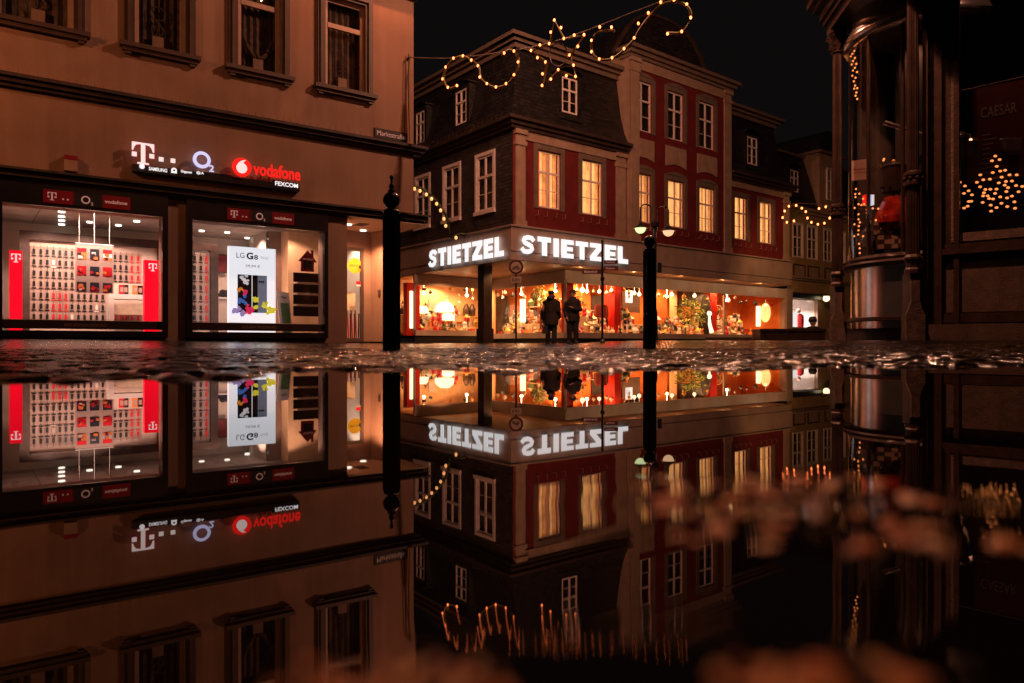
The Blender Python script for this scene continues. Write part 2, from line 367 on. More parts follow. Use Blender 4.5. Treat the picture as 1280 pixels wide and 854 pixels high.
def crosswindow(F, parent, t0, t1, z0, z1, o=0, back='curtain', glass='glass_dark', frame='wframe', sur=None, surw=.14, sill=True, transom=.63, bars=True, inset=.1, sillm=None, fw=.06, mull=True, curt=None):
    """frame mesh named window, sub-parts pane / curtain / surround / sill"""
    w = MB(); a = o - inset; b = a + .05
    w.fb(F, t0, t0 + fw, z0, z1, a, b); w.fb(F, t1 - fw, t1, z0, z1, a, b)
    w.fb(F, t0 + fw, t1 - fw, z0, z0 + fw, a, b - .004); w.fb(F, t0 + fw, t1 - fw, z1 - fw, z1, a, b - .004)
    zt = z0 + (z1 - z0) * transom; tm = (t0 + t1) / 2
    w.fb(F, t0 + fw, t1 - fw, zt - fw * .6, zt + fw * .6, a, b + .01)
    if mull: w.fb(F, tm - fw * .55, tm + fw * .55, z0 + fw, z1 - fw, a + .003, b + .004)
    if bars:
        zm = z0 + (zt - z0) * .5
        for p, q in ((t0 + fw, tm - fw * .55), (tm + fw * .55, t1 - fw)): w.fb(F, p, q, zm - .012, zm + .012, a + .005, b - .012)
    wo = w.build('window', frame, parent)
    g = MB(); g.face([F.P(t0 + .01, z0 + .01, a + .012), F.P(t1 - .01, z0 + .01, a + .012), F.P(t1 - .01, z1 - .01, a + .012), F.P(t0 + .01, z1 - .01, a + .012)]); g.build('pane', glass, wo, calc=False)
    c = MB(); n = 14
    for k in range(n):     # pleated curtain
        p = t0 - .02 + (t1 - t0 + .04) * k / n; q = t0 - .02 + (t1 - t0 + .04) * (k + 1) / n
        e = a - .12 + (.02 if k % 2 else -.02); e2 = a - .12 + (-.02 if k % 2 else .02)
        mi = 0
        if curt: mi = curt[k % len(curt)] if isinstance(curt, (list, tuple)) else 0
        c.face([F.P(p, z0 - .02, e), F.P(q, z0 - .02, e2), F.P(q, z1 + .02, e2), F.P(p, z1 + .02, e)], mi)
    c.build('curtain', back if isinstance(back, (list, tuple)) else [back], wo, calc=False)
    if sur:
        s_ = MB(); d = o + .03
        s_.fb(F, t0 - surw, t0, z0 - surw * .3, z1 + surw, o - .02, d); s_.fb(F, t1, t1 + surw, z0 - surw * .3, z1 + surw, o - .02, d)
        s_.fb(F, t0, t1, z1, z1 + surw, o - .02, d - .003)
        s_.build('surround', sur, wo)
    if sill:
        s_ = MB(); s_.fb(F, t0 - surw * 1.1, t1 + surw * 1.1, z0 - .13, z0 - .002, o - inset, o + .09); s_.build('sill', sillm or sur or frame, wo)
    return wo
# ================================================================== PHONE SHOP BUILDING (left)
FL = Fac(((517 - CX) / FPX * 16.5, 16.5), (1260, 892))
def room(F, t0, t1, z0, z1, of, ob, parent, wall='shopwall', ceil='ceiling', floor='shopwall', name='shop_interior', left=True, right=True):
    m = MB(); P = F.P
    m.face([P(t0, z0, of), P(t1, z0, of), P(t1, z0, ob), P(t0, z0, ob)], 2)
    m.face([P(t0, z1, of), P(t1, z1, of), P(t1, z1, ob), P(t0, z1, ob)], 1)
    m.face([P(t0, z0, ob), P(t1, z0, ob), P(t1, z1, ob), P(t0, z1, ob)], 0)
    if left: m.face([P(t0, z0, of), P(t0, z0, ob), P(t0, z1, ob), P(t0, z1, of)], 0)
    if right: m.face([P(t1, z0, of), P(t1, z0, ob), P(t1, z1, ob), P(t1, z1, of)], 0)
    return m.build(name, [wall, ceil, floor], parent, calc=False)

bl = thing('corner_house', 'buff rendered house with dark window casings above the phone shop, on the left', 'building', FL.P(-5, 0, 0))
TL = -11.0
z_band0, z_band1 = FL.z(517, 195), FL.z(517, 184)
t434 = FL.t(434)
zsof = FL.z(434, 271)
wins = []
def fl_t(x): return FL.t(x)
zs0, zs1 = FL.z(430, 113), FL.z(430, 1)
for (xa, xb) in ((-6, 92), (168, 232), (297, 351), (406, 456)):
    wins.append((fl_t(xa), fl_t(xb), zs0, zs1))
sh_z0, sh_z1 = FL.z(300, 417), FL.z(320, 283)
shops = [(fl_t(3), fl_t(202), sh_z0, sh_z1), (fl_t(239.5), fl_t(404), sh_z0, sh_z1)]
w = MB()
wallholes(w, FL, TL, 0, zsof, 8.1, wins, 0, .3)
wallholes(w, FL, TL, t434, -.2, zsof, shops, 0, .3)
# gable end towards the lane and the soffit of the entrance recess
e = FL.P(0, 0, 0); b_ = -FL.n
w.face([FL.P(0, zsof, 0), FL.P(0, zsof, -9), FL.P(0, 8.1, -9), FL.P(0, 8.1, 0)])
w.face([FL.P(t434, -.2, 0), FL.P(t434, zsof, 0), FL.P(t434, zsof, -1.7), FL.P(t434, -.2, -1.7)])
w.face([FL.P(TL, -.2, 0), FL.P(TL, 8.1, 0), FL.P(TL, 8.1, -9), FL.P(TL, -.2, -9)])
w.build('wall', 'stucco_l', bl, calc=False)
c = MB()     # string course in three steps, running round the corner
for dz0, dz1, o1 in ((0, .07, .07), (.07, .15, .13), (.15, .21, .19)):
    c.fb(FL, TL, .1 + o1, z_band0 + dz0 - .0, z_band0 + dz1, -.02, o1)
c.build('string_course', 'stone_d', bl)
c = MB(); zc = FL.z(434, 271)
for dz0, dz1, o1 in ((0, .06, .10), (.06, .16, .16), (.16, .2, .22)):
    c.fb(FL, TL, .12 + o1, zc + dz0, zc + dz1, -.02, o1)
c.build('shopfront_moulding', 'stone_d', bl)
c = MB()
for dz0, dz1, o1 in ((8.0, 8.1, .1), (8.1, 8.22, .22), (8.22, 8.32, .32)): c.fb(FL, TL, o1, dz0, dz1, -.1, o1)
c.build('eaves_cornice', 'stone_d', bl)
c = MB(); c.hexa([FL.P(TL, 8.32, .35), FL.P(.35, 8.32, .35), FL.P(.35, 8.32, -9.3), FL.P(TL, 8.32, -9.3), FL.P(TL, 11.8, -4), FL.P(-3.5, 11.8, -4), FL.P(-3.5, 11.8, -5), FL.P(TL, 11.8, -5)])
c.build('roof', 'slateroof', bl)
for i, (a, b, z0, z1) in enumerate(wins):
    wo = crosswindow(FL, bl, a, b, z0, z1, o=-.02, back='curtain', frame='frame_l', sill=False, transom=.70, bars=False, mull=False, fw=.085, inset=.09)
    s_ = MB(); sw = .17
    for k, (da, db, oo) in enumerate(((0, .06, .05), (.06, .12, .09), (.12, sw, .06))):
        s_.fb(FL, a - db, a - da, z0, z1 + db, -.02, oo + .001 * k); s_.fb(FL, b + da, b + db, z0, z1 + db, -.02, oo + .001 * k); s_.fb(FL, a - da, b + da, z1 + da, z1 + db, -.02, oo - .002)
    s_.build('casing', 'casing', wo)
    s_ = MB(); s_.fb(FL, a - .25, b + .25, z0 - .08, z0, -.1, .16); s_.fb(FL, a - .2, b + .2, z0 - .15, z0 - .08, -.02, .11)
    for q in (a - .16, b + .06): s_.fb(FL, q, q + .1, z0 - .2, z0 - .15, -.02, .09)
    s_.build('sill', 'casing', wo)
    s_ = MB(); s_.face([FL.P(a - .1, z0 - .1, -.4), FL.P(b + .1, z0 - .1, -.4), FL.P(b + .1, z1 + .1, -.4), FL.P(a - .1, z1 + .1, -.4)]); s_.build('blind', 'dim_room', wo, calc=False)
# paper ornaments standing in the four upper windows
def ornament(xc, kind, label):
    tc = FL.t(xc); z0 = zs0 + .085; o = -.16
    t = thing('window_ornament', label, 'ornament', FL.P(tc, z0, o), 'paper ornaments in the upper windows')
    m = MB(); m.fb(FL, tc - .10, tc + .10, z0, z0 + .22, o - .02, o + .03); m.build('base', 'frame_l', t)
    m = MB()
    if kind == 0:   # loop with tails
        m.tube([FL.P(tc + .13 * math.sin(a), z0 + .66 + .13 * math.cos(a), o) for a in [k * .524 for k in range(12)]], .012, 5, closed=True)
        m.tube([FL.P(tc + .10 * math.sin(k * .7), z0 + .22 + k * .06, o) for k in range(6)], .012, 5)
        m.tube([FL.P(tc - .06 + .06 * math.sin(k * .9), z0 + .22 + k * .06, o) for k in range(6)], .010, 5)
    elif kind == 1: # wings
        for sg in (-1, 1):
            m.tube([FL.P(tc + sg * (.04 + .06 * k - .002 * k * k), z0 + .24 + .014 * k * k + .02 * k, o) for k in range(6)], [.03, .045, .05, .045, .03, .008], 6)
            for j in range(4): m.tube([FL.P(tc + sg * .05 * (j + 1), z0 + .28 + .05 * j, o), FL.P(tc + sg * (.05 * (j + 1) + .08), z0 + .27 + .05 * j, o)], [.02, .006], 5)
        m.ball(FL.P(tc, z0 + .28, o), .05)
    else:           # slender tree
        for k in range(5): m.tube([FL.P(tc - .09 + .014 * k, z0 + .25 + k * .1, o), FL.P(tc, z0 + .33 + k * .1, o), FL.P(tc + .09 - .014 * k, z0 + .25 + k * .1, o)], .014, 5)
        m.tube([FL.P(tc, z0 + .22, o), FL.P(tc, z0 + .85, o)], .01, 5)
    m.build('figure', 'curtain', t)
ornament(48, 0, 'pale paper loop on a box in the leftmost upper window of the buff house')
ornament(199, 0, 'pale looped ribbon on a box in the second upper window of the buff house')
ornament(325, 1, 'pair of paper wings on a box in the third upper window of the buff house')
ornament(431, 2, 'slim paper tree on a white box in the upper window nearest the lane corner')

# --- display windows
def displaywin(x0, x1, gl, frame_px, name, logos, bandx):
    a, b, z0, z1 = gl; A = FL.t(frame_px[0]); B = FL.t(frame_px[1]); ztop = z1 + (FL.z(320, 258.5) - FL.z(320, 283))
    f = MB(); of, ot = -.05, .09
    f.fb(FL, A, B, z1, ztop, -.04, ot); f.fb(FL, A, B, z0 - .09, z0, -.04, ot + .002)
    f.fb(FL, A, a, z0, z1, -.04, ot); f.fb(FL, b, B, z0, z1, -.04, ot)
    f.fb(FL, a, b, z0, z0 + .025, -.04, ot - .03)
    wo = f.build('display_window', 'black', bl)
    g = MB(); g.face([FL.P(a, z0, .03), FL.P(b, z0, .03), FL.P(b, z1, .03), FL.P(a, z1, .03)]); g.build('pane', 'glass', wo, calc=False)
    g = MB(); g.fb(FL, a, b, z0 + .055, z0 + .205, .034, .038); g.build('vinyl_band', 'band', wo)
    g = MB(); ftext(g, FL, 'BESTE BERATUNG BESTER PREIS', FL.t(bandx[0]), FL.t(bandx[1]), z0 + .10, z0 + .155, .041, .01); g.build('lettering', 'text_band', wo, calc=False)
    g = MB(); g.fb(FL, a, b, z0 + .205, z0 + .215, .034, .037); g.build('trim_strip', 'shopwall', wo)
    return wo, ztop
w1, ztop = displaywin(0, 0, shops[0], (-6, 209), 'a', None, (80, 133))
w2, _ = displaywin(0, 0, shops[1], (232, 408.5), 'b', None, (302, 345))
zr0, zr1 = -0.0, 0
def headplate(xc, yc, kind, wn):
    tc, zc2 = FL.px(xc, yc, .09); hw, hh = (.23, .115); o = .092
    m = MB(); m.fb(FL, tc - hw, tc + hw, zc2 - hh, zc2 + hh, o, o + .012)
    p = m.build('logo_plate', 'plate_red' if kind != 'o' else 'plate_dark', wn)
    m = MB(); o2 = o + .015
    if kind == 'T': tlogo(m, FL, tc - .10, zc2 - .07, .14, o2); [m.fb(FL, tc + q, tc + q + .025, zc2 - .045, zc2 - .02, o2, o2 + .004) for q in (.05, .12)]
    elif kind == 'o': ringp(m, FL, tc - .03, zc2, .07, .048, o2); ftext(m, FL, '2', tc + .05, tc + .085, zc2 - .085, zc2 - .035, o2, .02)
    else: ftext(m, FL, 'vodafone', tc - .18, tc + .18, zc2 - .03, zc2 + .035, o2, .02)
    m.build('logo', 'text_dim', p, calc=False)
def ringp(m, F, tc, zc2, r1, r0, o, seg=28, dep=.004, mi=0):
    for k in range(seg):
        a, b = 2 * math.pi * k / seg, 2 * math.pi * (k + 1) / seg
        q = [(tc + r * math.cos(x), zc2 + r * math.sin(x)) for r, x in ((r0, a), (r1, a), (r1, b), (r0, b))]
        m.face([F.P(t, z, o + dep) for t, z in q], mi); m.face([F.P(q[1][0], q[1][1], o + dep), F.P(q[1][0], q[1][1], o), F.P(q[2][0], q[2][1], o), F.P(q[2][0], q[2][1], o + dep)], mi)
def tlogo(m, F, t, z, h, o, dep=.004, mi=0):
    """serifed T with the two side squares: centre t, foot z, height h"""
    u = h / 100.0
    def r(a, b, c, d): m.fb(F, t + a * u, t + b * u, z + c * u, z + d * u, o, o + dep, mi)
    r(-9, 9, 7, 94); r(-24, 24, 0, 7)
    m.fpoly(F, [(t - 47 * u, z + 100 * u), (t - 47 * u, z + 62 * u), (t - 42 * u, z + 62 * u), (t - 36 * u, z + 80 * u), (t - 27 * u, z + 90 * u), (t - 9 * u, z + 94 * u), (t + 9 * u, z + 94 * u), (t + 27 * u, z + 90 * u), (t + 36 * u, z + 80 * u), (t + 42 * u, z + 62 * u), (t + 47 * u, z + 62 * u), (t + 47 * u, z + 100 * u)], o, o + dep, mi)
    r(-47, -27, 33, 53); r(27, 47, 33, 53)
for (x, y, k) in ((73.5, 246.5, 'T'), (109.5, 250.5, 'o'), (145, 253.5, 'v')): headplate(x, y, k, w1)
for (x, y, k) in ((299, 268.5, 'T'), (326, 271, 'o'), (353.5, 273.5, 'v')): headplate(x, y, k, w2)

# --- shop room
zc_i = sh_z1 + .2
room(FL, fl_t(-14), t434 - .06, .12, zc_i, -.32, -3.6, bl)
room(FL, fl_t(380), t434 - .03, .12, zc_i, -.31, -.33, bl, name='end_wall', left=False) if False else None
m = MB(); m.fb(FL, fl_t(383), t434 - .1, .14, zc_i - .01, -2.2, -1.2); m.build('inner_pillar', 'peach', bl)
for x_, o_, p_ in ((20, -1.6, 75), (70, -.9, 60), (70, -2.0, 75), (125, -.9, 60), (125, -2.0, 75), (178, -1.6, 75), (250, -1.5, 60), (300, -2.0, 60), (345, -2.2, 60), (375, -.7, 60)):
    down(FL.P(fl_t(x_), zc_i - .05, o_), p_ * 1.05, (1, .58, .44))
# spots in the ceiling
spots_px = [(77, 264), (77, 270), (77, 275), (77, 280), (112, 277), (148, 281), (171, 276), (252, 288), (284, 290), (309, 297), (338, 299), (367, 300)]
for i, (x, y) in enumerate(spots_px):
    k = (y - HY); # intersect ray with ceiling
    d = (zc_i - .002 - CAMZ) * FPX / (HY - y); d = min(d, 17.5)
    p = Vector(((x - CX) / FPX * d, d, zc_i - .012))
    m = MB(); m.lathe(p, [(.06, -.02), (.06, .01)], 10); m.build('ceiling_spot', 'spot', bl)

# --- accessory walls with hanging packs
def rack(x0, x1, ztop, zbot, o, label, fr=.17):
    a, b = FL.t(x0, o), FL.t(x1, o)
    t = thing('accessory_rack', label, 'display rack', FL.P((a + b) / 2, zbot, o))
    m = MB(); m.fb(FL, a - fr, a, zbot, ztop + fr, o - .05, o + .08); m.fb(FL, b, b + fr, zbot, ztop + fr, o - .05, o + .08); m.fb(FL, a, b, ztop, ztop + fr, o - .05, o + .077); m.build('frame', 'brown', t)
    m = MB(); m.fb(FL, a, b, zbot, ztop, o - .05, o); m.build('pegboard', 'peg', t)
    return t, a, b
OB = -2.7
zt_r = FL.z(100, 304, OB)
rack(37, 196, zt_r, .2, OB, 'long brown framed pegboard wall of phone cases in the left display window')
OB2 = -2.2
rack(240, 262.5, FL.z(250, 313, OB2), .2, OB2, 'narrow pegboard wall of phone cases at the left edge of the poster window', .16)
packs = {}
def pack(F, t, z, o, col, label, grp):
    key = (col)
    if key not in packs:
        root = thing('phone_case_pack', label, 'phone case', F.P(t, z, o), grp)
        m = MB(); s = .068; m.fb(F, t - s, t + s, z - .19, z + .02, o, o + .012); m.build('card', 'pack', root)
        m = MB(); m.fb(F, t - .024, t + .022, z - .13, z - .03, o + .012, o + .035); m.fb(F, t - .04, t + .04, z - .18, z - .155, o + .012, o + .02); m.tube([F.P(t, z - .02, o + .02), F.P(t, z + .035, o + .05), F.P(t, z + .035, o)], .006, 4); m.build('case', 'packblack' if col == 'black' else ('packred' if col == 'red' else 'white'), root)
        packs[key] = root
    else: dup(packs[key], F.P(t, z, o), label, grp)
cols_px = [42.5, 51.2, 59.1, 66.9, 74.8, 82.4, 90, 98, 105.5, 113.6, 120.8, 128.4]
rows_py = [312, 325, 339, 352, 366, 379.5, 392.5]
for r_, y in enumerate(rows_py):
    zz = FL.z(66, y, OB) + .02
    for c_, x in enumerate(cols_px):
        if c_ > 6 and r_ < 4: continue
        col = 'red' if (3 <= c_ <= 5 and r_ >= 4) else ('white' if (c_ * 7 + r_ * 5) % 23 == 3 else 'black')
        pack(FL, FL.t(x, OB), zz, OB, col, {'black': 'black phone case in a blister pack on the long pegboard wall', 'red': 'red phone case in a blister pack in the lower rows of the long pegboard wall', 'white': 'white phone case in a blister pack among black ones on the long pegboard wall'}[col], {'black': 'black cases on the long pegboard', 'red': 'red cases low on the long pegboard', 'white': 'white cases on the long pegboard'}[col])
for y in (319, 331.5, 344):
    for x in (143.5, 150.6, 157.7, 164.6, 172.5): c__ = 'red' if x > 160 else 'black'; pack(FL, FL.t(x, OB), FL.z(158, y, OB) + .02, OB, c__, c__ + ' phone case in a blister pack to the right of the hanging poster panel', c__ + ' cases right of the poster panel')
for x in (143.5, 150.6, 157.7, 164.6, 172.5): pack(FL, FL.t(x, OB), FL.z(158, 394, OB) + .02, OB, 'red', 'red phone case in the bottom row below the white shelf', 'red cases below the white shelf')
for y in (322, 334, 346, 358.5, 371, 383.5, 396):
    for x in (243, 250.8, 257.8): pack(FL, FL.t(x, OB2), FL.z(250, y - 2, OB2) + .02, OB2, 'black' if x != 257.8 else 'red', 'phone case in a blister pack on the narrow pegboard beside the lit phone poster', 'cases on the narrow pegboard')
# white shelf unit
o = -2.1; a, b = FL.t(136, o), FL.t(183, o); zt = FL.z(158, 368, o)
t = thing('shelf_unit', 'white shelf unit low in the left display window right of the posters', 'shelf', FL.P((a + b) / 2, .15, o))
m = MB(); m.fb(FL, a, b, zt - .1, zt, o - .4, o); m.build('shelf', 'white', t)
m = MB(); m.fb(FL, a, a + .1, .15, zt - .1, o - .4, o - .002); m.build('side_panel', 'white', t)
m = MB(); m.fb(FL, a + .1, b, zt - .42, zt - .22, o - .4, o - .1); m.build('drawer', 'cream', t)
for x, mt, lb in ((152, 'packred', 'red box'), (157, 'packblack', 'narrow black box'), (169, 'orange', 'orange patterned box'), (175, 'packblack', 'wide black box')):
    tt = FL.t(x, o - .1); m = MB(); m.fb(FL, tt - .05, tt + .05, zt, zt + .2, o - .14, o - .06); m.fb(FL, tt - .03, tt + .03, zt + .05, zt + .15, o - .06, o - .055, 1); tag(m.build('product_box', [mt, 'pack']), lb + ' standing on the white shelf behind the red pylon', 'box')

# --- hanging 3x3 poster panel
o = -1.0; x0, x1 = FL.t(94, o), FL.t(142, o); z0, z1 = FL.z(118, 366.5, o), FL.z(118, 307, o)
t = thing('hanging_poster_panel', 'panel of nine small red and dark posters hung on cords in the left display window', 'poster panel', FL.P((x0 + x1) / 2, z0, o))
m = MB(); m.fb(FL, x0, x1, z0, z1, o - .02, o); m.build('backing', 'pack', t)
pw, ph = (x1 - x0) / 3, (z1 - z0) / 3
random.seed(3)
for i in range(3):
    for j in range(3):
        a, b = x0 + i * pw + .03, x0 + (i + 1) * pw - .03; c_, d_ = z1 - (j + 1) * ph + .03, z1 - j * ph - .07 - (.03 if j else 0)
        p = MB(); p.fb(FL, a, b, c_, d_, o, o + .008, 2 if (j == 2 or i == 1) else 1)
        if not (j == 2 or i == 1): pass
        if j == 0 and i != 1: p.fb(FL, a, b, d_ - .07, d_ + .002, o + .008, o + .012, 0); p.fb(FL, a, b, c_ + .05, d_ - .08, o + .008, o + .011, 1 if i == 0 else 3)
        for k in range(7):
            q, r_ = random.uniform(a + .03, b - .03), random.uniform(c_ + .02, c_ + .12); s_ = random.uniform(.015, .035)
            p.fb(FL, q - s_, q + s_, r_ - s_ * .8, r_ + s_ * .8, o + .008, o + .014 + .001 * k, random.choice((0, 0, 2, 3, 4)))
        tag(p.build('poster', ['packred', 'packred' if j == 1 else 'orange', 'curt_d' if 'curt_d' in M else 'plate_dark', 'white', 'orange'], t))
m = MB()
for x in (99, 118, 137): m.tube([FL.P(FL.t(x, o), z1, o - .01), FL.P(FL.t(x, o), zc_i, o - .01)], .0035, 5)
m.tube([FL.P(x0, z1 + .02, o - .01), FL.P(x1, z1 + .02, o - .01)], .012, 5); m.build('cord', 'white', t)
for xx_ in (98, 138): down(FL.P(FL.t(xx_, -.4), zc_i - .05, -.38), 110, (1, .66, .55), 110, tgt=FL.P(FL.t(xx_, -1), z0 + .4, -1.0))  # added spots without fixtures, brighten the poster panel
# --- pylons
def pylon(xa, xb, yt, xl, lab, hgt=None, extra=None):
    o = -.35; a, b = FL.t(xa, o), FL.t(xb, o); zt = FL.z((xa + xb) / 2, yt, o)
    t = thing('sign_pylon', lab, 'sign', FL.P((a + b) / 2, .15, o))
    m = MB(); m.fb(FL, a, b, .15, zt, o - .18, o); m.build('body', 'red_sign', t)
    m = MB(); tlogo(m, FL, FL.t(xl, o), zt - .21, .15, o + .003); m.build('logo', 'sign_logo', t)
    if extra: m = MB(); tlogo(m, FL, FL.t(extra, o), zt - .21, .15, o + .003); m.build('logo', 'sign_logo', t)
pylon(11.5, 28, 313, 20, 'tall glowing red T pylon at the left edge of the left display window')
pylon(180.5, 200.5, 325.5, 191, 'glowing red T pylon at the right edge of the left display window')
# --- lit phone poster
o = -.6; a, b = FL.t(286, o), FL.t(344.5, o); z0, z1 = .2, FL.z(315, 309.5, o)
def pz(y): return FL.z(315, y, o)
def pt(x): return FL.t(x, o)
t = thing('lit_poster', 'tall white backlit phone poster with flowers standing in the middle display window', 'poster', FL.P((a + b) / 2, z0, o))
m = MB(); m.fb(FL, a, b, z0, z1, o - .12, o); m.build('lightbox', 'lightbox', t)
m = MB(); ftext(m, FL, 'LG', pt(295.5), pt(305.5), pz(323.5), pz(317), o + .004, .0); ftext(m, FL, 'G', pt(308), pt(316.5), pz(324.5), pz(316), o + .004, .035); ftext(m, FL, '8', pt(317.5), pt(322.5), pz(324.5), pz(318.5), o + .004, .02); m.build('lettering', 'ink', t, calc=False)
m = MB(); ftext(m, FL, 'ThinQ', pt(325), pt(335), pz(323.5), pz(320), o + .004, -.01); ftext(m, FL, '39,99 €', pt(307), pt(325), pz(335), pz(331), o + .004, .0); m.build('lettering', 'text_band', t, calc=False)
m = MB()   # phones
m.fb(FL, pt(297), pt(314.5), pz(391), pz(344), o, o + .01, 0); m.fb(FL, pt(315.5), pt(322), pz(391), pz(344), o, o + .01, 0)
m.fb(FL, pt(322), pt(333.5), pz(391), pz(344), o, o + .012, 1)
for k in range(3): m.lathe(FL.P(pt(324 + 2.5 * k), pz(352), o + .016), [(.018, -.018), (.018, .018)], 8, 0)
random.seed(5)
def blot(xc, yc, rx, mi, n=6):
    for k in range(n):
        x, y = xc + random.uniform(-rx, rx), yc + random.uniform(-rx, rx); r_ = random.uniform(.025, .055); cc = (pt(x), pz(y)); g = [(cc[0] + r_ * (.6 + .5 * random.random()) * math.cos(a), cc[1] + r_ * (.6 + .5 * random.random()) * math.sin(a)) for a in [j * .785 for j in range(8)]]
        m.face([FL.P(tt, zz, o + .016 + random.random() * .01) for tt, zz in g], mi)
blot(302, 375, 5, 2, 9); blot(300, 362, 3.5, 3, 6); blot(305, 350, 5, 7, 9); blot(311, 385, 4, 4, 7); blot(319, 375, 2.5, 5, 9); blot(319, 384, 2, 5, 5); blot(295, 388, 4, 6, 9); blot(301, 392, 4, 6, 8); blot(338, 388, 4.5, 5, 14); blot(331, 380, 3, 5, 6); blot(309, 390, 3, 4, 5); blot(307, 366, 2, 4, 3)
vm = lambda n, c: mat(n, c, .5, .1, 10, emit=c, estr=.6)
M.update(p_grey=vm('print_grey', (.16, .18, .25)), p_blue=vm('print_blue', (.05, .15, .5)), p_or=vm('print_orange', (.7, .25, .04)), p_pink=vm('print_pink', (.7, .03, .12)), p_yel=vm('print_yellow', (.75, .7, .05)), p_lil=vm('print_lilac', (.35, .28, .6)), p_wh=vm('print_white', (.7, .7, .75)))
m.build('picture', ['ink', 'p_grey', 'p_blue', 'p_or', 'p_pink', 'p_yel', 'p_lil', 'p_wh'], t, calc=False)
# --- slatted sign with house, A-board, door, screens
o = -.45; A, B = FL.t(367, o), FL.t(400, o)
t = thing('slat_board', 'dark board of four planks hung under the red house sign', 'sign board', FL.P((A + B) / 2, FL.z(384, 397, o), o))
for k, (ya, yb) in enumerate(((341.5, 353), (355.5, 366.5), (369, 380.5), (383, 395.5))):
    m = MB(); m.fb(FL, A, B, FL.z(384, yb, o), FL.z(384, ya, o), o - .03, o); m.build('plank', 'brown', t)
    if k < 3: m = MB(); m.fb(FL, A + .08, B, FL.z(384, yb + 2.2, o), FL.z(384, yb + .3, o), o - .03, o - .008); m.build('strip', 'white', t)
t = thing('house_sign', 'dark red house-shaped sign with chimney in the middle display window', 'sign', FL.P(FL.t(384.5, o), FL.z(384, 340, o), o))
Z = lambda y: FL.z(384, y, o); T_ = lambda x: FL.t(x, o)
m = MB(); m.fpoly(FL, [(T_(376.5), Z(339.5)), (T_(392.5), Z(339.5)), (T_(392.5), Z(327.5)), (T_(396), Z(327.5)), (T_(391.8), Z(321)), (T_(391.8), Z(312.5)), (T_(389), Z(312.5)), (T_(389), Z(317.5)), (T_(384.5), Z(313)), (T_(373), Z(327)), (T_(376.5), Z(327))], o - .03, o); m.build('board', 'plate_red', t)
m = MB(); m.fb(FL, T_(379.5), T_(390), Z(336), Z(326.5), o, o + .006); m.build('picture', 'plate_dark', t)
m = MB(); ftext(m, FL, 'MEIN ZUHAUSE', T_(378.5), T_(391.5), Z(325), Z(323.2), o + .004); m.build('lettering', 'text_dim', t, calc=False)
o = -.9; Z = lambda y: FL.z(357, y, o); T_ = lambda x: FL.t(x, o)
t = thing('a_board', 'leaning pale advertising stand between the lit phone poster and the dark planks', 'advertising stand', FL.P(T_(357), .15, o))
m = MB(); m.fpoly(FL, [(T_(352), .15), (T_(367), .15), (T_(361), Z(366)), (T_(345.5), Z(364))], o - .05, o); m.build('panel', 'pack', t)
m = MB(); m.fpoly(FL, [(T_(354.5), .2), (T_(364.5), .2), (T_(361), Z(379)), (T_(350.5), Z(379))], o, o + .006); m.build('picture', 'dkgreen', t)
m = MB(); ftext(m, FL, 'Tipp', T_(351), T_(358), Z(374), Z(370.5), o + .008, .03); m.build('lettering', 'ink', t, calc=False)
o = -3.5; Z = lambda y: FL.z(350, y, o); T_ = lambda x: FL.t(x, o)
m = MB(); m.fb(FL, T_(357.5), T_(372), .15, Z(325.5), o - .03, o + .03); dr = m.build('inner_door', 'red', bl)
m = MB(); m.fb(FL, T_(355.5), T_(357.5), .15, Z(323), o - .03, o + .06); m.fb(FL, T_(357.5), T_(372), Z(325.5), Z(323), o - .03, o + .06); m.build('frame', 'shopwall', dr)
t = thing('wall_screen', 'dark wall screen left of the lit phone poster', 'screen', FL.P(T_(275), Z(345), o)); m = MB(); m.fb(FL, T_(268.5), T_(283), Z(345.5), Z(323.5), o, o + .06); m.build('housing', 'ink', t)
m = MB(); m.fb(FL, T_(269.5), T_(282), Z(344.5), Z(324.5), o + .06, o + .064); m.build('display', 'plate_red', t)
t = thing('counter', 'white counter behind the lit phone poster', 'counter', FL.P(T_(276), .12, -3.0)); m = MB(); m.fb(FL, T_(266), T_(300), .12, Z(378), -3.4, -2.9); m.build('body', 'shopwall', t); m = MB(); m.fb(FL, T_(265), T_(301), Z(378), Z(378) + .04, -3.45, -2.85); m.build('counter_top', 'white', t)
m = MB()
for k in range(5): m.ball(FL.P(T_(271 + 2.4 * k), Z(378) + .1 + .06 * (k % 2), -3.1), .07 + .01 * (k % 3), 7, 5)
m.fb(FL, T_(270), T_(281), Z(378) + .04, Z(378) + .1, -3.15, -3.05); tag(m.build('small_sculpture', 'ink'), 'small dark sculpture on the counter left of the lit phone poster', 'ornament')

# --- entrance recess
zf = .1
m = MB(); oR = -1.7
dA, dB = FL.t(425, oR), FL.t(454, oR); ztd = FL.z(446, 310, oR)
wallholes(m, FL, t434 - 1.2, dB + .2, zf - .3, zsof, [(dA, dB, zf, ztd)], oR, .15)
q1, q2 = dB + .2, FL.t(497, -1.15)
m.face([FL.P(dB + .2, zf - .3, oR), FL.P(dB + .2, zsof, oR), FL.P(dB + .34, zsof, -1.15), FL.P(dB + .34, zf - .3, -1.15)])
m.face([FL.P(dB + .34, zf - .3, -1.15), FL.P(q2, zf - .3, -1.15), FL.P(q2, zsof, -1.15), FL.P(dB + .34, zsof, -1.15)])
m.face([FL.P(q2, zf - .3, -1.15), FL.P(q2, zf - .3, -9), FL.P(q2, zsof, -9), FL.P(q2, zsof, -1.15)])
m.build('entrance_wall', 'stucco_l', bl, calc=False)
m = MB(); m.fb(FL, t434, .3, zsof - .012, zsof - .004, -9, .12); m.build('entrance_soffit', 'shopwall', bl)
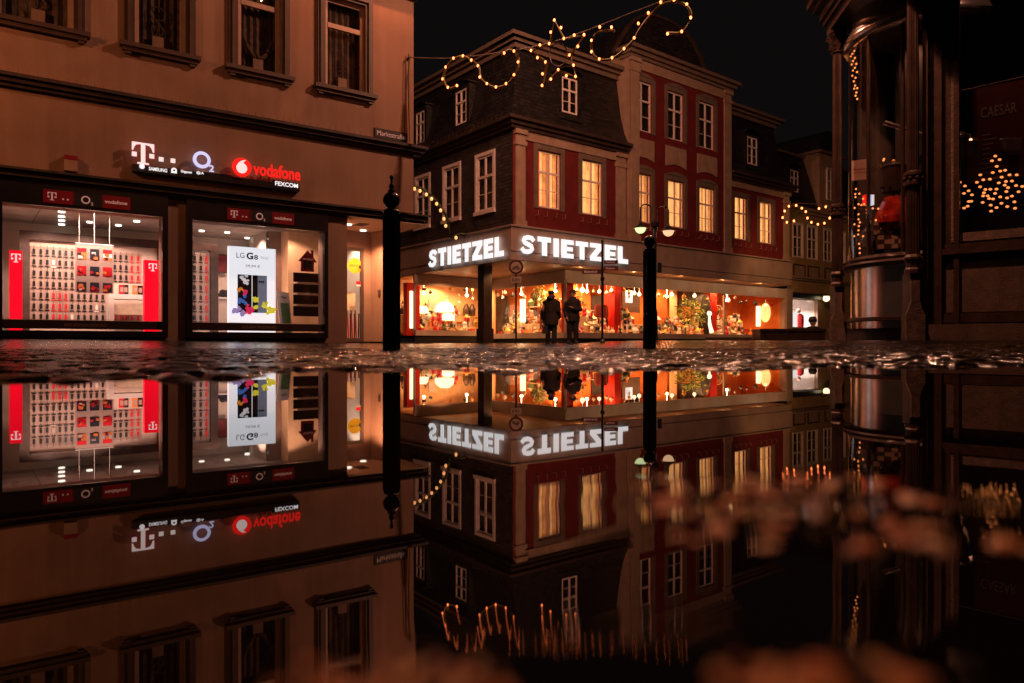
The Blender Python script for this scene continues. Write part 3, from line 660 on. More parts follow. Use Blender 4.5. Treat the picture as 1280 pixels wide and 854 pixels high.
m = MB(); m.fb(FL, t434 + .02, .5, zf - .2, zf, oR, .0); m.build('entrance_floor', 'brownstone', bl)
m = MB(); d0 = oR - .05
m.fb(FL, dA, dA + .07, zf, ztd, d0, d0 + .08); m.fb(FL, dB - .07, dB, zf, ztd, d0, d0 + .08); m.fb(FL, dA + .07, dB - .07, ztd - .08, ztd, d0, d0 + .077); m.fb(FL, dA + .07, dB - .07, zf, zf + .09, d0, d0 + .077)
dr = m.build('entrance_door', 'casing', bl)
m = MB(); m.face([FL.P(dA, zf, d0 + .04), FL.P(dB, zf, d0 + .04), FL.P(dB, ztd, d0 + .04), FL.P(dA, ztd, d0 + .04)]); m.build('pane', 'glass', dr, calc=False)
tt, zz = FL.px(443.5, 332.5, d0 + .05); m = MB(); m.lathe(Vector((0, 0, 0)), [(1e-6, 0), (.19, 0)], 24)
m.v = [FL.P(tt + p.x, zz + p.y, d0 + .055) for p in m.v]; st = m.build('round_sticker', 'yellow', dr, calc=False)
m = MB(); ftext(m, FL, 'SERVICE', tt - .13, tt + .08, zz - .02, zz + .03, d0 + .06); m.fb(FL, tt + .1, tt + .16, zz - .06, zz + .02, d0 + .056, d0 + .06); m.build('lettering', 'ink', st, calc=False)
tt, zz = FL.px(449, 355, d0 + .05); m = MB(); m.fb(FL, tt - .08, tt + .08, zz - .06, zz + .06, d0 + .05, d0 + .056); st = m.build('sticker', 'packred', dr); m = MB(); m.fb(FL, tt - .08, tt + .08, zz - .06, zz - .02, d0 + .057, d0 + .06); m.build('strip', 'white', st)
tt, zz = FL.px(452 - 4, 410, d0 + .1)
m = MB()
for k in range(6): m.tube([FL.P(FL.t(436 + 2.4 * k, oR - .5), .15, oR - .5), FL.P(FL.t(433.5 + 2.6 * k + (k % 2) * 2, oR - .5), FL.z(440, 388 + 4 * (k % 2), oR - .5), oR - .5)], .018, 5, k % 2)
m.build('umbrella_bundle', ['packred', 'packblack']); tag(bpy.data.objects['umbrella_bundle'], 'bundle of red and black rods standing behind the entrance door glass', 'stand')
m = MB(); m.fb(FL, FL.t(434, oR - .4), FL.t(444, oR - .4), FL.z(440, 388, oR - .4), FL.z(440, 366, oR - .4), oR - .42, oR - .4); tag(m.build('notice_poster', 'cream'), 'cream notice poster behind the entrance door glass', 'poster')
room(FL, t434 - 1.2, dB + .2, zf, zsof, oR - .16, oR - 1.6, bl, wall='shopwall', name='entrance_hall')
down(FL.P((dA + dB) / 2, zsof - .05, oR - .8), 80, (1, .75, .6))
for (x, y) in ((435.5, 280.5), (454, 288)):
    d = (zsof - .02 - CAMZ) * FPX / (HY - y); p = Vector(((x - CX) / FPX * d, d, zsof - .02)); m = MB(); m.lathe(p, [(.075, -.02), (.075, .0)], 12); m.build('soffit_spot', 'spot', bl)
lamp('SPOT', FL.P(FL.t(462, -.9), zsof - .08, -.9), 260, (1, .45, .22), .05, FL.P(FL.t(466, -1.15), 1.2, -1.2), spot=110, name='soffit_downlight')
lamp('SPOT', FL.P(FL.t(442, -.6), zsof - .08, -.6), 220, (1, .46, .24), .05, FL.P(FL.t(442, -.9), 0, -.9), spot=150, name='soffit_downlight')
m = MB(); tt, zz = FL.px(468, 283, 0); m.fb(FL, FL.t(461), FL.t(474), zsof - .02, zsof - .014, -.9, -.5); m.build('vent_grille', 'stone_d', bl)
tt, zz = FL.px(454, 365, -1.15); m = MB(); m.fb(FL, dB + .26, dB + .31, FL.z(455, 370, -1.4), FL.z(455, 362, -1.4), -1.42, -1.33); m.build('bell_box', 'casing', bl)

# --- alarm box, street plate, wires, spikes
tt, zz = FL.px(88, 206, 0); t = thing('alarm_box', 'small cream alarm box with red lamp on the wall left of the shop signs', 'alarm', FL.P(tt, zz - .1, 0))
m = MB(); m.fb(FL, tt - .10, tt + .10, zz - .13, zz + .06, 0, .12); m.build('housing', 'tan', t); m = MB(); m.fb(FL, tt - .10, tt + .10, zz + .065, zz + .14, 0, .12); m.build('lamp', 'plate_red', t)
a, b = FL.t(468), FL.t(508); za, zb = FL.z(488, 175), FL.z(488, 163.5)
t = thing('street_name_plate', 'dark street name plate near the right edge of the buff house wall', 'street sign', FL.P((a + b) / 2, za, .02))
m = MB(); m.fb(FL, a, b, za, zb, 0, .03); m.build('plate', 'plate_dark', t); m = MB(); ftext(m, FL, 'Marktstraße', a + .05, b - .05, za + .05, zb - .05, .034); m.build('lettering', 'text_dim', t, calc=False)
tt, zz = FL.px(512, 72, .1)
t = thing('wire_hook', 'iron wall hook holding the garland wire beside the roof corner', 'hook', FL.P(tt, zz - .3, 0))
m = MB(); m.tube([FL.P(tt, zz, 0), FL.P(tt, zz, .12)], .03, 6); m.tube([FL.P(tt, zz + .1, .06), FL.P(tt, zz - 1.0, .05), FL.P(tt + .03, z_band1 + .1, .04)], .012, 5); m.tube([FL.P(tt - .08, zz - .1, .04), FL.P(tt - .1, z_band1 + .1, .04)], .01, 5); m.build('bracket', 'stone_d', t)
m = MB()
for k in range(60):
    tq = TL + 2.5 + (0 - TL - 2.6) * k / 60; m.tube([FL.P(tq, z_band1 + .0, .12), FL.P(tq, z_band1 + .09, .12)], .004, 3)
tag(m.build('bird_spikes', 'wire', bl))

# --- lit shop sign on the wall
OS = .14
def SZ(x, y): return FL.z(x, y, OS)
sg = thing('shop_logo_sign', 'lit row of three phone brand logos above a dark strip on the buff wall', 'sign', FL.P(FL.t(272, OS), SZ(272, 236), OS))
zbar = SZ(272, 222.5)
m = MB(); m.fb(FL, FL.t(166, OS), FL.t(375, OS), SZ(272, 226.5), SZ(272, 218), 0, OS - .03); m.build('sign_strip', 'black', sg)
m = MB(); m.fb(FL, FL.t(252, OS), FL.t(292, OS), zbar + .11, zbar + .125, 0, .03); m.build('cable', 'tan', sg)
x0, y0 = 178.5, 205.5; hT = SZ(178, 179) - SZ(178, 205.5)
m = MB(); tlogo(m, FL, FL.t(178.7, OS), SZ(178, 205.5), hT, OS, .03)
sq = .2 * hT
m.build('lit_logo', 'sign_logo', sg)
for x, y in ((201.3, 199.5), (216, 201.3)): m = MB(); a, zz = FL.px(x, y, OS); m.fb(FL, a - sq / 2, a + sq / 2, zz - sq / 2 + .0, zz + sq / 2, OS, OS + .03); m.build('dot', 'sign_logo', sg)
m = MB(); tlogo(m, FL, FL.t(178.7, OS) + .012, SZ(178, 205.5) - .008, hT * 1.02, OS - .03, .028); m.build('logo_edge', 'sign_mag', sg)
a, zz = FL.px(252, 200.2, OS); rr = (SZ(252, 189.8) - SZ(252, 210.6)) / 2
m = MB(); ringp(m, FL, a, zz, rr, rr * .62, OS, dep=.03); ftext(m, FL, '2', FL.t(260.8, OS), FL.t(267.2, OS), SZ(264, 215.3), SZ(264, 206.8), OS + .03, .03); m.build('ring_logo', 'sign_blue', sg, calc=False)
a, zz = FL.px(302, 209.5, OS); rr = (SZ(302, 197.8) - SZ(302, 221)) / 2
m = MB(); ringp(m, FL, a, zz, rr, 0.0, OS, dep=.03); em = m.build('disc_emblem', 'sign_red', sg, calc=False)
m = MB(); ringp(m, FL, a - .005, zz - rr * .1, rr * .56, 0, OS + .006, dep=.03); m.fpoly(FL, [(a - rr * .5, zz + rr * .1), (a - rr * .35, zz + rr * .45), (a, zz + rr * .72), (a + rr * .42, zz + rr * .8), (a + rr * .15, zz + rr * .55), (a + rr * .1, zz + rr * .3), (a + rr * .1, zz)], OS + .03, OS + .04); m.build('drop', 'sign_logo', em, calc=False)
m = MB(); ftext(m, FL, 'vodafone', FL.t(316.5, OS), FL.t(375.5, OS), SZ(346, 222.5), SZ(346, 206.5), OS, .025); m.build('lettering', 'sign_red', sg, calc=False)
m = MB()
for s_, xa, xb, ya, yb in (('SAMSUNG', 186, 209, 214.3, 209.8), ('Gigaset', 226, 240, 217.2, 213.2), ('@:A', 245.5, 255, 218.5, 214.4), ('FEXCOM', 344, 372.5, 233.5, 228.2)):
    xm = (xa + xb) / 2; ftext(m, FL, s_, FL.t(xa, OS), FL.t(xb, OS), SZ(xm, ya), SZ(xm, yb), OS, .025)
a, zz = FL.px(177.5, 208.2, OS); ringp(m, FL, a, zz, .045, 0, OS, 12, .01); a, zz = FL.px(217.5, 213.2, OS); ringp(m, FL, a, zz, .05, .02, OS, 12, .01); m.fb(FL, a - .05, a + .05, zz - .05, zz - .03, OS, OS + .011)
m.build('lettering', 'sign_white', sg, calc=False)
m = MB(); m.fb(FL, FL.t(342, OS), FL.t(375, OS), SZ(358, 236), SZ(358, 227), 0, OS - .03 + .003); m.build('sign_strip', 'black', sg)
# ================================================================== CORNER SHOP BUILDING
C0 = Vector((.028, 25.0, 0)); U1 = Vector((.7876, .6162, 0)); U2 = Vector((-.6163, .7876, 0))
FR = Fac((C0.x, C0.y), (U1.x, U1.y)); FG = Fac((C0.x, C0.y), (U2.x, U2.y))
def L3(a, b, z): v = C0 + U1 * a + U2 * b; return Vector((v.x, v.y, z))
bs = thing('corner_shop_house', 'three-part mansard house with slate-hung side, oxblood front and curved gable over the corner shop', 'building', L3(8, 2, 0))
tm0, tm1 = FR.t(783), FR.t(909); tR = FR.t(986)
ZF0, ZF1 = 2.96, 4.10; ZC = 7.62
OM = .18    # the middle part stands forward
# red walls
wl = []
def rwin(x0, x1, y0, y1, o=0.0):
    xm = (x0 + x1) / 2; ym = (y0 + y1) / 2
    return (FR.t(x0, o), FR.t(x1, o), FR.z(xm, y1, o), FR.z(xm, y0, o))
W_left = [rwin(672, 700.7, 189.5, 260.5), rwin(727.5, 753, 201, 269)]
W_mid_up = [rwin(791.5, 814.7, 101.5, 163, OM), rwin(834.6, 854.5, 116, 175.5, OM), rwin(873.5, 893, 128.5, 186.5, OM)]
W_mid_lo = [rwin(793, 814, 216, 276, OM), rwin(834.5, 855, 226, 285, OM), rwin(874, 893.5, 235, 292, OM)]
W_right = [rwin(918, 934, 247, 300), rwin(949.5, 965.5, 252, 304)]
def norm(ws):
    z0 = sum(x[2] for x in ws) / len(ws); z1 = sum(x[3] for x in ws) / len(ws); return [(x[0], x[1], z0, z1) for x in ws]
W_left, W_mid_up, W_mid_lo, W_right = map(norm, (W_left, W_mid_up, W_mid_lo, W_right))
w = MB()
wallholes(w, FR, 0, tm0, ZF1 - .3, 7.9, W_left, 0, .25)
wallholes(w, FR, tm0, tm1, ZF1 - .3, 11.7, W_mid_up + W_mid_lo, OM, .3)
wallholes(w, FR, tm1, tR, ZF1 - .3, 7.9, W_right, 0, .25)
w.build('front_wall', 'redwall', bs, calc=False)
for tt in (tm0, tm1): w = MB(); w.face([FR.P(tt, 3.8, OM), FR.P(tt, 11.7, OM), FR.P(tt, 11.7, -5), FR.P(tt, 3.8, -5)]); w.build('side_wall', 'tan', bs, calc=False)
# slate side
def gwin(x0, x1, y0, y1): xm = (x0 + x1) / 2; return (FG.t(x1), FG.t(x0), FG.z(xm, y1), FG.z(xm, y0))
W_g = norm([gwin(596.5, 616.5, 195, 264), gwin(555.5, 574, 208, 272.5), gwin(520.5, 536, 223, 284)])
w = MB(); wallholes(w, FG, 0, 11, ZF1 - .3, 7.9, W_g, 0, .22); w.build('slate_wall', 'slate', bs, calc=False)
for a, b, c, d in W_g: crosswindow(FG, bs, a, b, c, d, 0, sur='wframe', surw=.13, inset=.06, transom=.62, fw=.075)
for i, (a, b, c, d) in enumerate(W_left):
    crosswindow(FR, bs, a, b, c, d, 0, back=['lit_c', 'curt_red', 'lit_b'] if i == 0 else ['lit_b', 'lit_a', 'lit_c'], sur='grey_sur', surw=.19, inset=.12, transom=.62, fw=.06, glass='glass', curt=[0, 0, 1, 1, 2, 0, 0, 0, 1, 1, 2, 0] if i == 0 else [2, 1, 1, 0, 0, 0, 1, 1, 0, 0, 0, 1, 2], sill=False)
for a, b, c, d in W_mid_up: crosswindow(FR, bs, a, b, c, d, OM, back='dim_room', sur='grey_sur', surw=.2, inset=.12, transom=.62, fw=.065, sill=False)
for i, (a, b, c, d) in enumerate(W_mid_lo): crosswindow(FR, bs, a, b, c, d, OM, back=[['lit_a', 'lit_c'], ['lit_b', 'lit_a'], ['lit_b', 'lit_c']][i], curt=[[1, 1, 0, 0, 0, 0, 0, 0, 0, 0, 0, 1], [0, 0, 0, 1, 0, 0, 0, 0, 0, 1, 1, 1], [1, 0, 0, 0, 0, 0, 1, 0, 0, 0, 0, 1]][i], sur='grey_sur', surw=.2, inset=.12, transom=.62, fw=.06, glass='glass', sill=False)
for i, (a, b, c, d) in enumerate(W_right): crosswindow(FR, bs, a, b, c, d, 0, back=[['lit_a', 'lit_b'], ['lit_c', 'lit_b']][i], curt=[1, 1, 0, 0, 0, 0, 1, 0, 0, 0, 0, 1, 1], sur='grey_sur', surw=.2, inset=.12, transom=.62, fw=.06, glass='glass', sill=False)
# arched heads above the middle windows, flat panels between the storeys
for ws in (W_mid_up, W_mid_lo):
    for a, b, c, d in ws:
        m = MB(); n = 8; pts = [(a - .2 + (b - a + .4) * k / n, d + .2 + .14 * math.sin(math.pi * k / n)) for k in range(n + 1)]
        m.fpoly(FR, pts + [(b + .2, d + .19), (a - .2, d + .19)], OM - .02, OM + .05); m.build('window_head', 'grey_sur', bs)
for (lo, up) in zip(W_mid_lo, W_mid_up):
    a, b = (lo[0] + up[0]) / 2 - .14, (lo[1] + up[1]) / 2 + .14; c, d = lo[3] + .52, up[2] - .32
    n = 8; m = MB(); pts = [(a, c)] + [(a + (b - a) * k / n, c + .13 * math.sin(math.pi * k / n)) for k in range(1, n)] + [(b, c), (b, d), (a, d)]
    m.fpoly(FR, pts, OM - .02, OM + .04); m.build('wall_panel', 'tan', bs)
# pilasters & beams
def pil(t0, t1, z0, z1, o):
    m = MB(); m.fb(FR, t0, t1, z0, z1, o - .02, o + .07); m.fb(FR, t0 - .05, t1 + .05, z1 - .55, z1 - .4, o - .02, o + .11); m.fb(FR, t0 - .06, t1 + .06, z1 - .16, z1 - .003, o - .02, o + .14); m.fb(FR, t0 - .05, t1 + .05, z0, z0 + .3, o - .02, o + .11); m.build('pilaster', 'tan', bs)
pil(.10, .52, ZF1, 7.60, 0); pil(tm0 - .62, tm0 - .1, ZF1, 7.60, 0); pil(tm0 + .02, tm0 + .5, ZF1, 11.5, OM); pil(tm1 - .52, tm1 - .02, ZF1, 11.5, OM); pil(tR - .5, tR - .06, ZF1, 7.6, 0)
for a_, b_, c_, d_, e_ in ((.52, tm0 - .62, 7.28, 7.6, .06), (tm0 + .5, tm1 - .52, 11.1, 11.48, OM + .06), (tm1 + .02, tR - .5, 7.3, 7.6, .06)): m = MB(); m.fb(FR, a_, b_, c_, d_, -.02, e_); m.build('frieze', 'tan', bs)
CS = ((7.6, 7.72, .14), (7.72, 7.86, .24), (7.86, 7.97, .38))
for F_, kk in ((FR, 0), (FR, 1), (FG, 2)):
    m = MB()
    for z0, z1, o in CS: m.fb(F_, *((-.02 - o, tm0), (tm1, tR + o), (.0, 11))[kk], z0, z1, -.05, o)
    m.build('eaves_cornice', 'stone_d', bs)
m = MB()
for z0, z1, o in ((11.5, 11.62, .12), (11.62, 11.76, .24), (11.76, 11.9, .4)): m.fb(FR, tm0 - o * .7, tm1 + o * .7, z0, z1, -.3, OM + o)
m.build('gable_cornice', 'grey_sur', bs)
# mansards
def mansard(a0, a1, b1, hip0, hip1, zb, zt, name):
    m = MB(); sec = [(-.36, zb), (-.1, zb + .12), (.1, zb + .5), (.3, zb + 1.2), (.55, zt)]
    for k in range(4):
        (i0, z0), (i1, z1) = sec[k], sec[k + 1]
        h0, h1 = (i0 if hip0 else 0), (i1 if hip0 else 0); g0, g1 = (i0 if hip1 else 0), (i1 if hip1 else 0)
        m.face([L3(a0 + h0, i0, z0), L3(a1 - g0, i0, z0), L3(a1 - g1, i1, z1), L3(a0 + h1, i1, z1)])
        if hip0: m.face([L3(a0 + i0, i0, z0), L3(a0 + i0, b1, z0), L3(a0 + i1, b1, z1), L3(a0 + i1, i1, z1)])
        if hip1: m.face([L3(a1 - i0, i0, z0), L3(a1 - i0, b1, z0), L3(a1 - i1, b1, z1), L3(a1 - i1, i1, z1)])
    m.face([L3(a0 + .5, .5, zt), L3(a1 - (.5 if hip1 else 0), .5, zt), L3(a1 - (.5 if hip1 else 0), b1, zt + .1), L3(a0 + .5, b1, zt + .1)])
    m.build(name, 'slateroof', bs, calc=False)
mansard(0, tm0, 11, True, False, 7.97, 10.75, 'roof'); mansard(tm1, tR, 8, False, True, 7.97, 10.9, 'roof')
for kk in range(3):
    m = MB()
    for z0, z1, o in ((10.72, 10.9, -.42), (10.9, 11.02, -.28), (11.02, 11.16, -.1)):
        if kk == 0: m.fb(FR, -o, tm0, z0, z1, -1.5, o)
        elif kk == 1: m.fb(FG, -o + .0, 11, z0, z1, -1.5, o - .003)
        else: m.fb(FR, tm1, tR + o, z0 + .15, z1 + .15, -1.5, o)
    m.build('roof_cornice', 'grey_sur', bs)
m = MB()
m.hexa([L3(.1, .1, 11.17), L3(tm0, .1, 11.17), L3(tm0, 11, 11.17), L3(.1, 11, 11.17), L3(3.2, 3.0, 12.4), L3(tm0, 3.0, 12.4), L3(tm0, 8, 12.4), L3(3.2, 8, 12.4)]); m.build('upper_roof', 'slateroof', bs)
# curved gable
tc = (tm0 + tm1) / 2; hw = (tm1 - tm0) / 2 - .1
prof = [(hw, 11.9), (hw * .96, 12.1), (hw * .88, 12.5), (hw * .76, 13.1), (hw * .60, 13.65), (hw * .42, 14.0), (hw * .22, 14.17), (0, 14.2)]
pts = [(tc - a, z) for a, z in prof] + [(tc + a, z) for a, z in prof[-2::-1]]
m = MB(); m.fpoly(FR, pts, -6, -.85); m.build('gable_roof', 'slateroof', bs)
m = MB()
for k in range(len(pts) - 1):
    (a, b), (c, d) = pts[k], pts[k + 1]; s_ = .12
    e_ = lambda t_, z_, o_: FR.P(t_, z_, o_); A2, B2, C2, D2 = tc + (a - tc) * 1.03, b + s_, tc + (c - tc) * 1.03, d + s_
    m.hexa([e_(a, b, -.87), e_(c, d, -.87), e_(c, d, -.74), e_(a, b, -.74), e_(A2, B2, -.87), e_(C2, D2, -.87), e_(C2, D2, -.74), e_(A2, B2, -.74)])
m.build('gable_verge', 'stone_d', bs)
# dormers
def dormer(F, x0, x1, y0, y1, par, o, hood=.0):
    xm = (x0 + x1) / 2; a, b = sorted((F.t(x0, o), F.t(x1, o))); c, d = F.z(xm, y1, o), F.z(xm, y0, o)
    m = MB(); wallholes(m, F, a - .17, b + .17, c - .2, d + .18, [(a, b, c, d)], o, .2)
    for s_ in (a - .17, b + .17): m.face([F.P(s_, c - .2, o), F.P(s_, d + .18, o), F.P(s_, d + .18, o - 1.6), F.P(s_, c - .2, o - 1.0)])
    db = m.build('dormer', 'slateroof', par, calc=False)
    n = 8; w_ = b - a + .5; m = MB(); pts = [(a - .25 + w_ * k / n, d + .18 + .2 * math.sin(math.pi * k / n) ** 1.5) for k in range(n + 1)]
    m.fpoly(F, [(t, z + .07) for t, z in pts] + pts[::-1], o - 1.5, o + .1); m.build('hood', 'slateroof', db)
    m = MB(); m.fb(F, a - .22, b + .22, c - .28, c - .2, o - .3, o + .1); m.build('sill', 'slateroof', db)
    crosswindow(F, par, a, b, c, d, o, back='dim_room', inset=.05, transom=.64, fw=.06, sill=False, curt=None)
dormer(FG, 569.5, 583, 113, 155, bs, -.12); dormer(FG, 520, 530.5, 140, 180, bs, -.12)
dormer(FR, 702.5, 721.5, 98, 142, bs, -.12); dormer(FR, 934, 946.5, 172, 206, bs, -.12)
# gutter guard bars on the side eaves
m = MB()
for k in range(34): p = .3 + k * .28; m.tube([FG.P(p, 7.97, .3), FG.P(p, 8.2, .28)], .012, 4)
m.tube([FG.P(.2, 8.2, .28), FG.P(9.8, 8.2, .28)], .014, 4); m.tube([FG.P(.2, 8.1, .29), FG.P(9.8, 8.1, .29)], .012, 4)
for k in range(14): p = .3 + k * .36; m.tube([FR.P(p, 7.97, .3), FR.P(p, 8.08, .3)], .012, 4)
m.build('snow_guard', 'stone_d', bs)
m = MB()
for ws, o in ((W_left, 0), (W_mid_lo, OM), (W_right, 0)):
    for a, b, c, d in ws:
        for k in range(4): q = a - .1 + (b - a + .2) * k / 3; m.tube([FR.P(q, c - .32, o), FR.P(q, c - .32, o + .16), FR.P(q, c - .17, o + .17)], .014, 4)
m.build('flower_box_hook', 'tan', bs)
# fascia canopy
OF = .36; tF = FR.t(990, OF); t1_ = -OF
m = MB()
m.fb(FR, -OF, tF, ZF0 + .30, ZF1, -.1, OF); m.fb(FG, .0, 11, ZF0 + .30, ZF1, -.1, OF - .0)
m.fb(FR, -OF + .0, tF, ZF0, ZF0 + .29, -.1, OF - .03); m.fb(FG, .0, 11, ZF0, ZF0 + .29, -.1, OF - .03)
m.fb(FR, -OF - .05, tF + .05, ZF1, ZF1 + .06, -.1, OF + .06); m.fb(FG, .0, 11, ZF1, ZF1 + .06, -.1, OF + .06)
m.build('fascia', 'fascia', bs)
m = MB(); m.face([L3(-.3, -.3, ZF0 - .01), L3(tF, -.3, ZF0 - .01), L3(tF, 9, ZF0 - .01), L3(-.3, 9, ZF0 - .01)]); m.build('soffit', 'wood', bs, calc=False)
# shopfront walls
PS = Vector(((707 - CX) / FPX * 28.0, 28.0, 0))
FS = Fac((PS.x, PS.y), (U1.x, U1.y)); FT = Fac((PS.x, PS.y), (U2.x, U2.y))
tT = FT.t(612); QV = PS + U2 * tT; FU = Fac((QV.x, QV.y), (-U1.x, -U1.y)); tU = FU.t(518)
tSe = FS.t(981)
ZG0, ZG1 = .50, 2.45
shopframes = []
def shopfront(F, a, b, z0, z1, mull, name):
    m = MB()
    m.fb(F, a, b, z1, z1 + .12, -.06, .06, 0); m.fb(F, a, b, z1 + .12, ZF0 - .02, -.1, .02, 2)
    m.fb(F, a, b, z0 - .22, z0, -.1, .1, 0); m.fb(F, a, b, -.2, z0 - .22, -.1, .0, 1)
    for q in mull: m.fb(F, q - .035, q + .035, z0, z1, -.05, .04, 0)
    w_ = m.build('display_window', ['fascia', 'black', 'fascia'], bs)
    g = MB(); g.face([F.P(a, z0, 0), F.P(b, z0, 0), F.P(b, z1, 0), F.P(a, z1, 0)]); g.build('pane', 'glass', w_, calc=False)
    return w_
shopfront(FS, 0, tSe, ZG0, ZG1, [0.0, 4.9, FS.t(905), tSe], 'a')
shopfront(FT, 0, tT, ZG0, ZG1, [tT - .05], 'b')
shopfront(FU, 0, tU, .62, 2.5, [.05, tU], 'c')
m = MB(); m.fb(FS, tSe, tSe + .6, -.2, ZF0, -.3, .1); m.build('end_pier', 'fascia', bs)
# shop floors, rooms
m = MB()
m.face([PS + Vector((0, 0, .35)), PS + U1 * tSe + Vector((0, 0, .35)), PS + U1 * tSe + U2 * 3 + Vector((0, 0, .35)), PS + U2 * 3 + Vector((0, 0, .35))], 1)
def rp(a, b, z): v = PS + U1 * a + U2 * b; return Vector((v.x, v.y, z))
m.v = []; m.f = []; m.m = []
for zz in (ZG0 - .1, 2.75):
    m.face([rp(.05, .05, zz), rp(tSe, .05, zz), rp(tSe, 7, zz), rp(.05, 7, zz)], 1)
    m.face([rp(-5, tT + .06, zz), rp(.04, tT + .06, zz), rp(.04, 7, zz), rp(-5, 7, zz)], 1)
m.face([rp(tSe, .05, .3), rp(tSe, 9, .3), rp(tSe, 9, 2.75), rp(tSe, .05, 2.75)], 0)
m.face([rp(1.6, 2.6, .3), rp(tSe, 2.6, .3), rp(tSe, 2.6, 2.75), rp(1.6, 2.6, 2.75)], 0)
m.face([rp(1.6, 2.6, .3), rp(1.6, 6.8, .3), rp(1.6, 6.8, 2.75), rp(1.6, 2.6, 2.75)], 0)
m.face([rp(-5, 6.8, .3), rp(1.6, 6.8, .3), rp(1.6, 6.8, 2.75), rp(-5, 6.8, 2.75)], 2)
m.build('shop_interior', ['orange', 'peach', 'peach'], bs, calc=False)
FE = Fac((rp(tSe, 0, 0).x, rp(tSe, 0, 0).y), (U2.x, U2.y))
# column of the arcade
m = MB(); tc_ = FG.t(601, .1); m.fb(FG, tc_ - .19, tc_ + .19, .0, ZF0 - .02, -.28, .10); m.fb(FG, tc_ - .23, tc_ + .23, -.1, .62, -.32, .14); m.build('column', 'brown', bs)

# --- STIETZEL letters
def block_letters(F, word, t0, t1, z0, z1, o0, o1, parent, shear=0):
    adv = {'S': .92, 'T': .86, 'I': .46, 'E': .84, 'Z': .92, 'L': .80}; tot = sum(adv[c] for c in word); sc = (t1 - t0) / tot; H = z1 - z0; x = t0
    for ch in word:
        w_ = (adv[ch] - .15) * sc; m = MB()
        def r(a, b, c, d): m.fb(F, x + a * w_, x + b * w_, z0 + c * H, z0 + d * H, o0, o1)
        if ch == 'T': r(.33, .70, 0, .74); r(0, 1, .74, 1)
        elif ch == 'I': r(.05, .95, 0, 1)
        elif ch == 'E': r(0, .42, 0, 1); r(.42, 1, 0, .25); r(.42, .93, .385, .615); r(.42, 1, .75, 1)
        elif ch == 'L': r(0, .44, 0, 1); r(.44, 1, 0, .27)
        elif ch == 'Z':
            r(0, 1, 0, .25); r(0, 1, .75, 1); m.fpoly(F, [(x + .0 * w_, z0 + .25 * H), (x + .47 * w_, z0 + .25 * H), (x + 1.0 * w_, z0 + .75 * H), (x + .53 * w_, z0 + .75 * H)], o0, o1)
        elif ch == 'S':
            cl = [(.90, .72), (.78, .86), (.5, .885), (.27, .82), (.2, .70), (.3, .59), (.52, .52), (.74, .44), (.80, .30), (.7, .18), (.5, .115), (.22, .14), (.08, .29)]
            n = len(cl)
            P = []
            for k, (a, b) in enumerate(cl):
                p = cl[max(0, k - 1)]; q = cl[min(n - 1, k + 1)]; dx, dy = (q[0] - p[0]) * w_, (q[1] - p[1]) * H; l = math.hypot(dx, dy); P.append((a * w_, b * H, -dy / l, dx / l))
            for k in range(n - 1):
                a, b = P[k], P[k + 1]; h = .118 * H
                m.hexa([F.P(x + a[0] + a[2] * h, z0 + a[1] + a[3] * h, o0), F.P(x + b[0] + b[2] * h, z0 + b[1] + b[3] * h, o0), F.P(x + b[0] + b[2] * h, z0 + b[1] + b[3] * h, o1), F.P(x + a[0] + a[2] * h, z0 + a[1] + a[3] * h, o1),
                        F.P(x + a[0] - a[2] * h, z0 + a[1] - a[3] * h, o0), F.P(x + b[0] - b[2] * h, z0 + b[1] - b[3] * h, o0), F.P(x + b[0] - b[2] * h, z0 + b[1] - b[3] * h, o1), F.P(x + a[0] - a[2] * h, z0 + a[1] - a[3] * h, o1)])
        m.build('letter', 'sign_white', parent, calc=False)
        x += adv[ch] * sc
OL = OF + .12
zA, zB = FR.z(718, 323.5, OL), FR.z(718, 301, OL)
t = thing('shop_name_sign', 'larger STIETZEL sign in white lit letters on the front fascia right of the building corner', 'sign', FR.P(FR.t(718, OL), zA, OL))
block_letters(FR, 'STIETZEL', FR.t(651, OL), FR.t(788, OL), zA, zB, OL - .03, OL, t)
FG2 = Fac((C0.x - FG.u.x * 0, C0.y), (-U2.x, -U2.y))
zA, zB = FG2.z(585, 327, OL), FG2.z(585, 303.5, OL)
t = thing('shop_name_sign', 'smaller STIETZEL sign in white lit letters on the side fascia left of the building corner', 'sign', FG2.P(FG2.t(585, OL), zA, OL))
block_letters(FG2, 'STIETZEL', FG2.t(535.5, OL), FG2.t(631.5, OL), zA, zB, OL - .03, OL, t)
# added lights
for a_ in (1.0, 4.0, 7.0, 10.0, 13.0, 16.0): down(L3(2.2 + a_ * .98, -.15, ZF0 - .03), 42, (1, .52, .25), 150, tgt=L3(2.2 + a_ * .98, 1.6, 2.2))  # added wall-washers without fixtures, brighten the header above the glass
gl_n = []  # glowing globes added to brighten the soffit and displays
gl_lab = ['hanging white globe light at the near end of the angled display window', 'hanging white globe light at the far end of the angled display window', 'hanging white globe light in the right part of the side display window', 'hanging white globe light in the left part of the side display window', 'hanging white globe light above the goods behind the two people', 'hanging white globe light above the pale green tree', 'hanging white globe light in the last bay of the front window']
def globe(c):
    m = MB(); m.ball(c, .062, 12, 8); m.tube([c + Vector((0, 0, .06)), c + Vector((0, 0, .5))], .008, 5); tag(m.build('globe_light', 'globe_hot', smooth=True, calc=False), gl_lab[len(gl_n)], 'lamp'); gl_n.append(1)
for F_, t_ in ((FT, 1.0), (FT, 3.2), (FU, 1.0), (FU, 3.2), (FS, 1.5), (FS, 6.5), (FS, 11)): globe(F_.P(t_, 2.2, -.35))
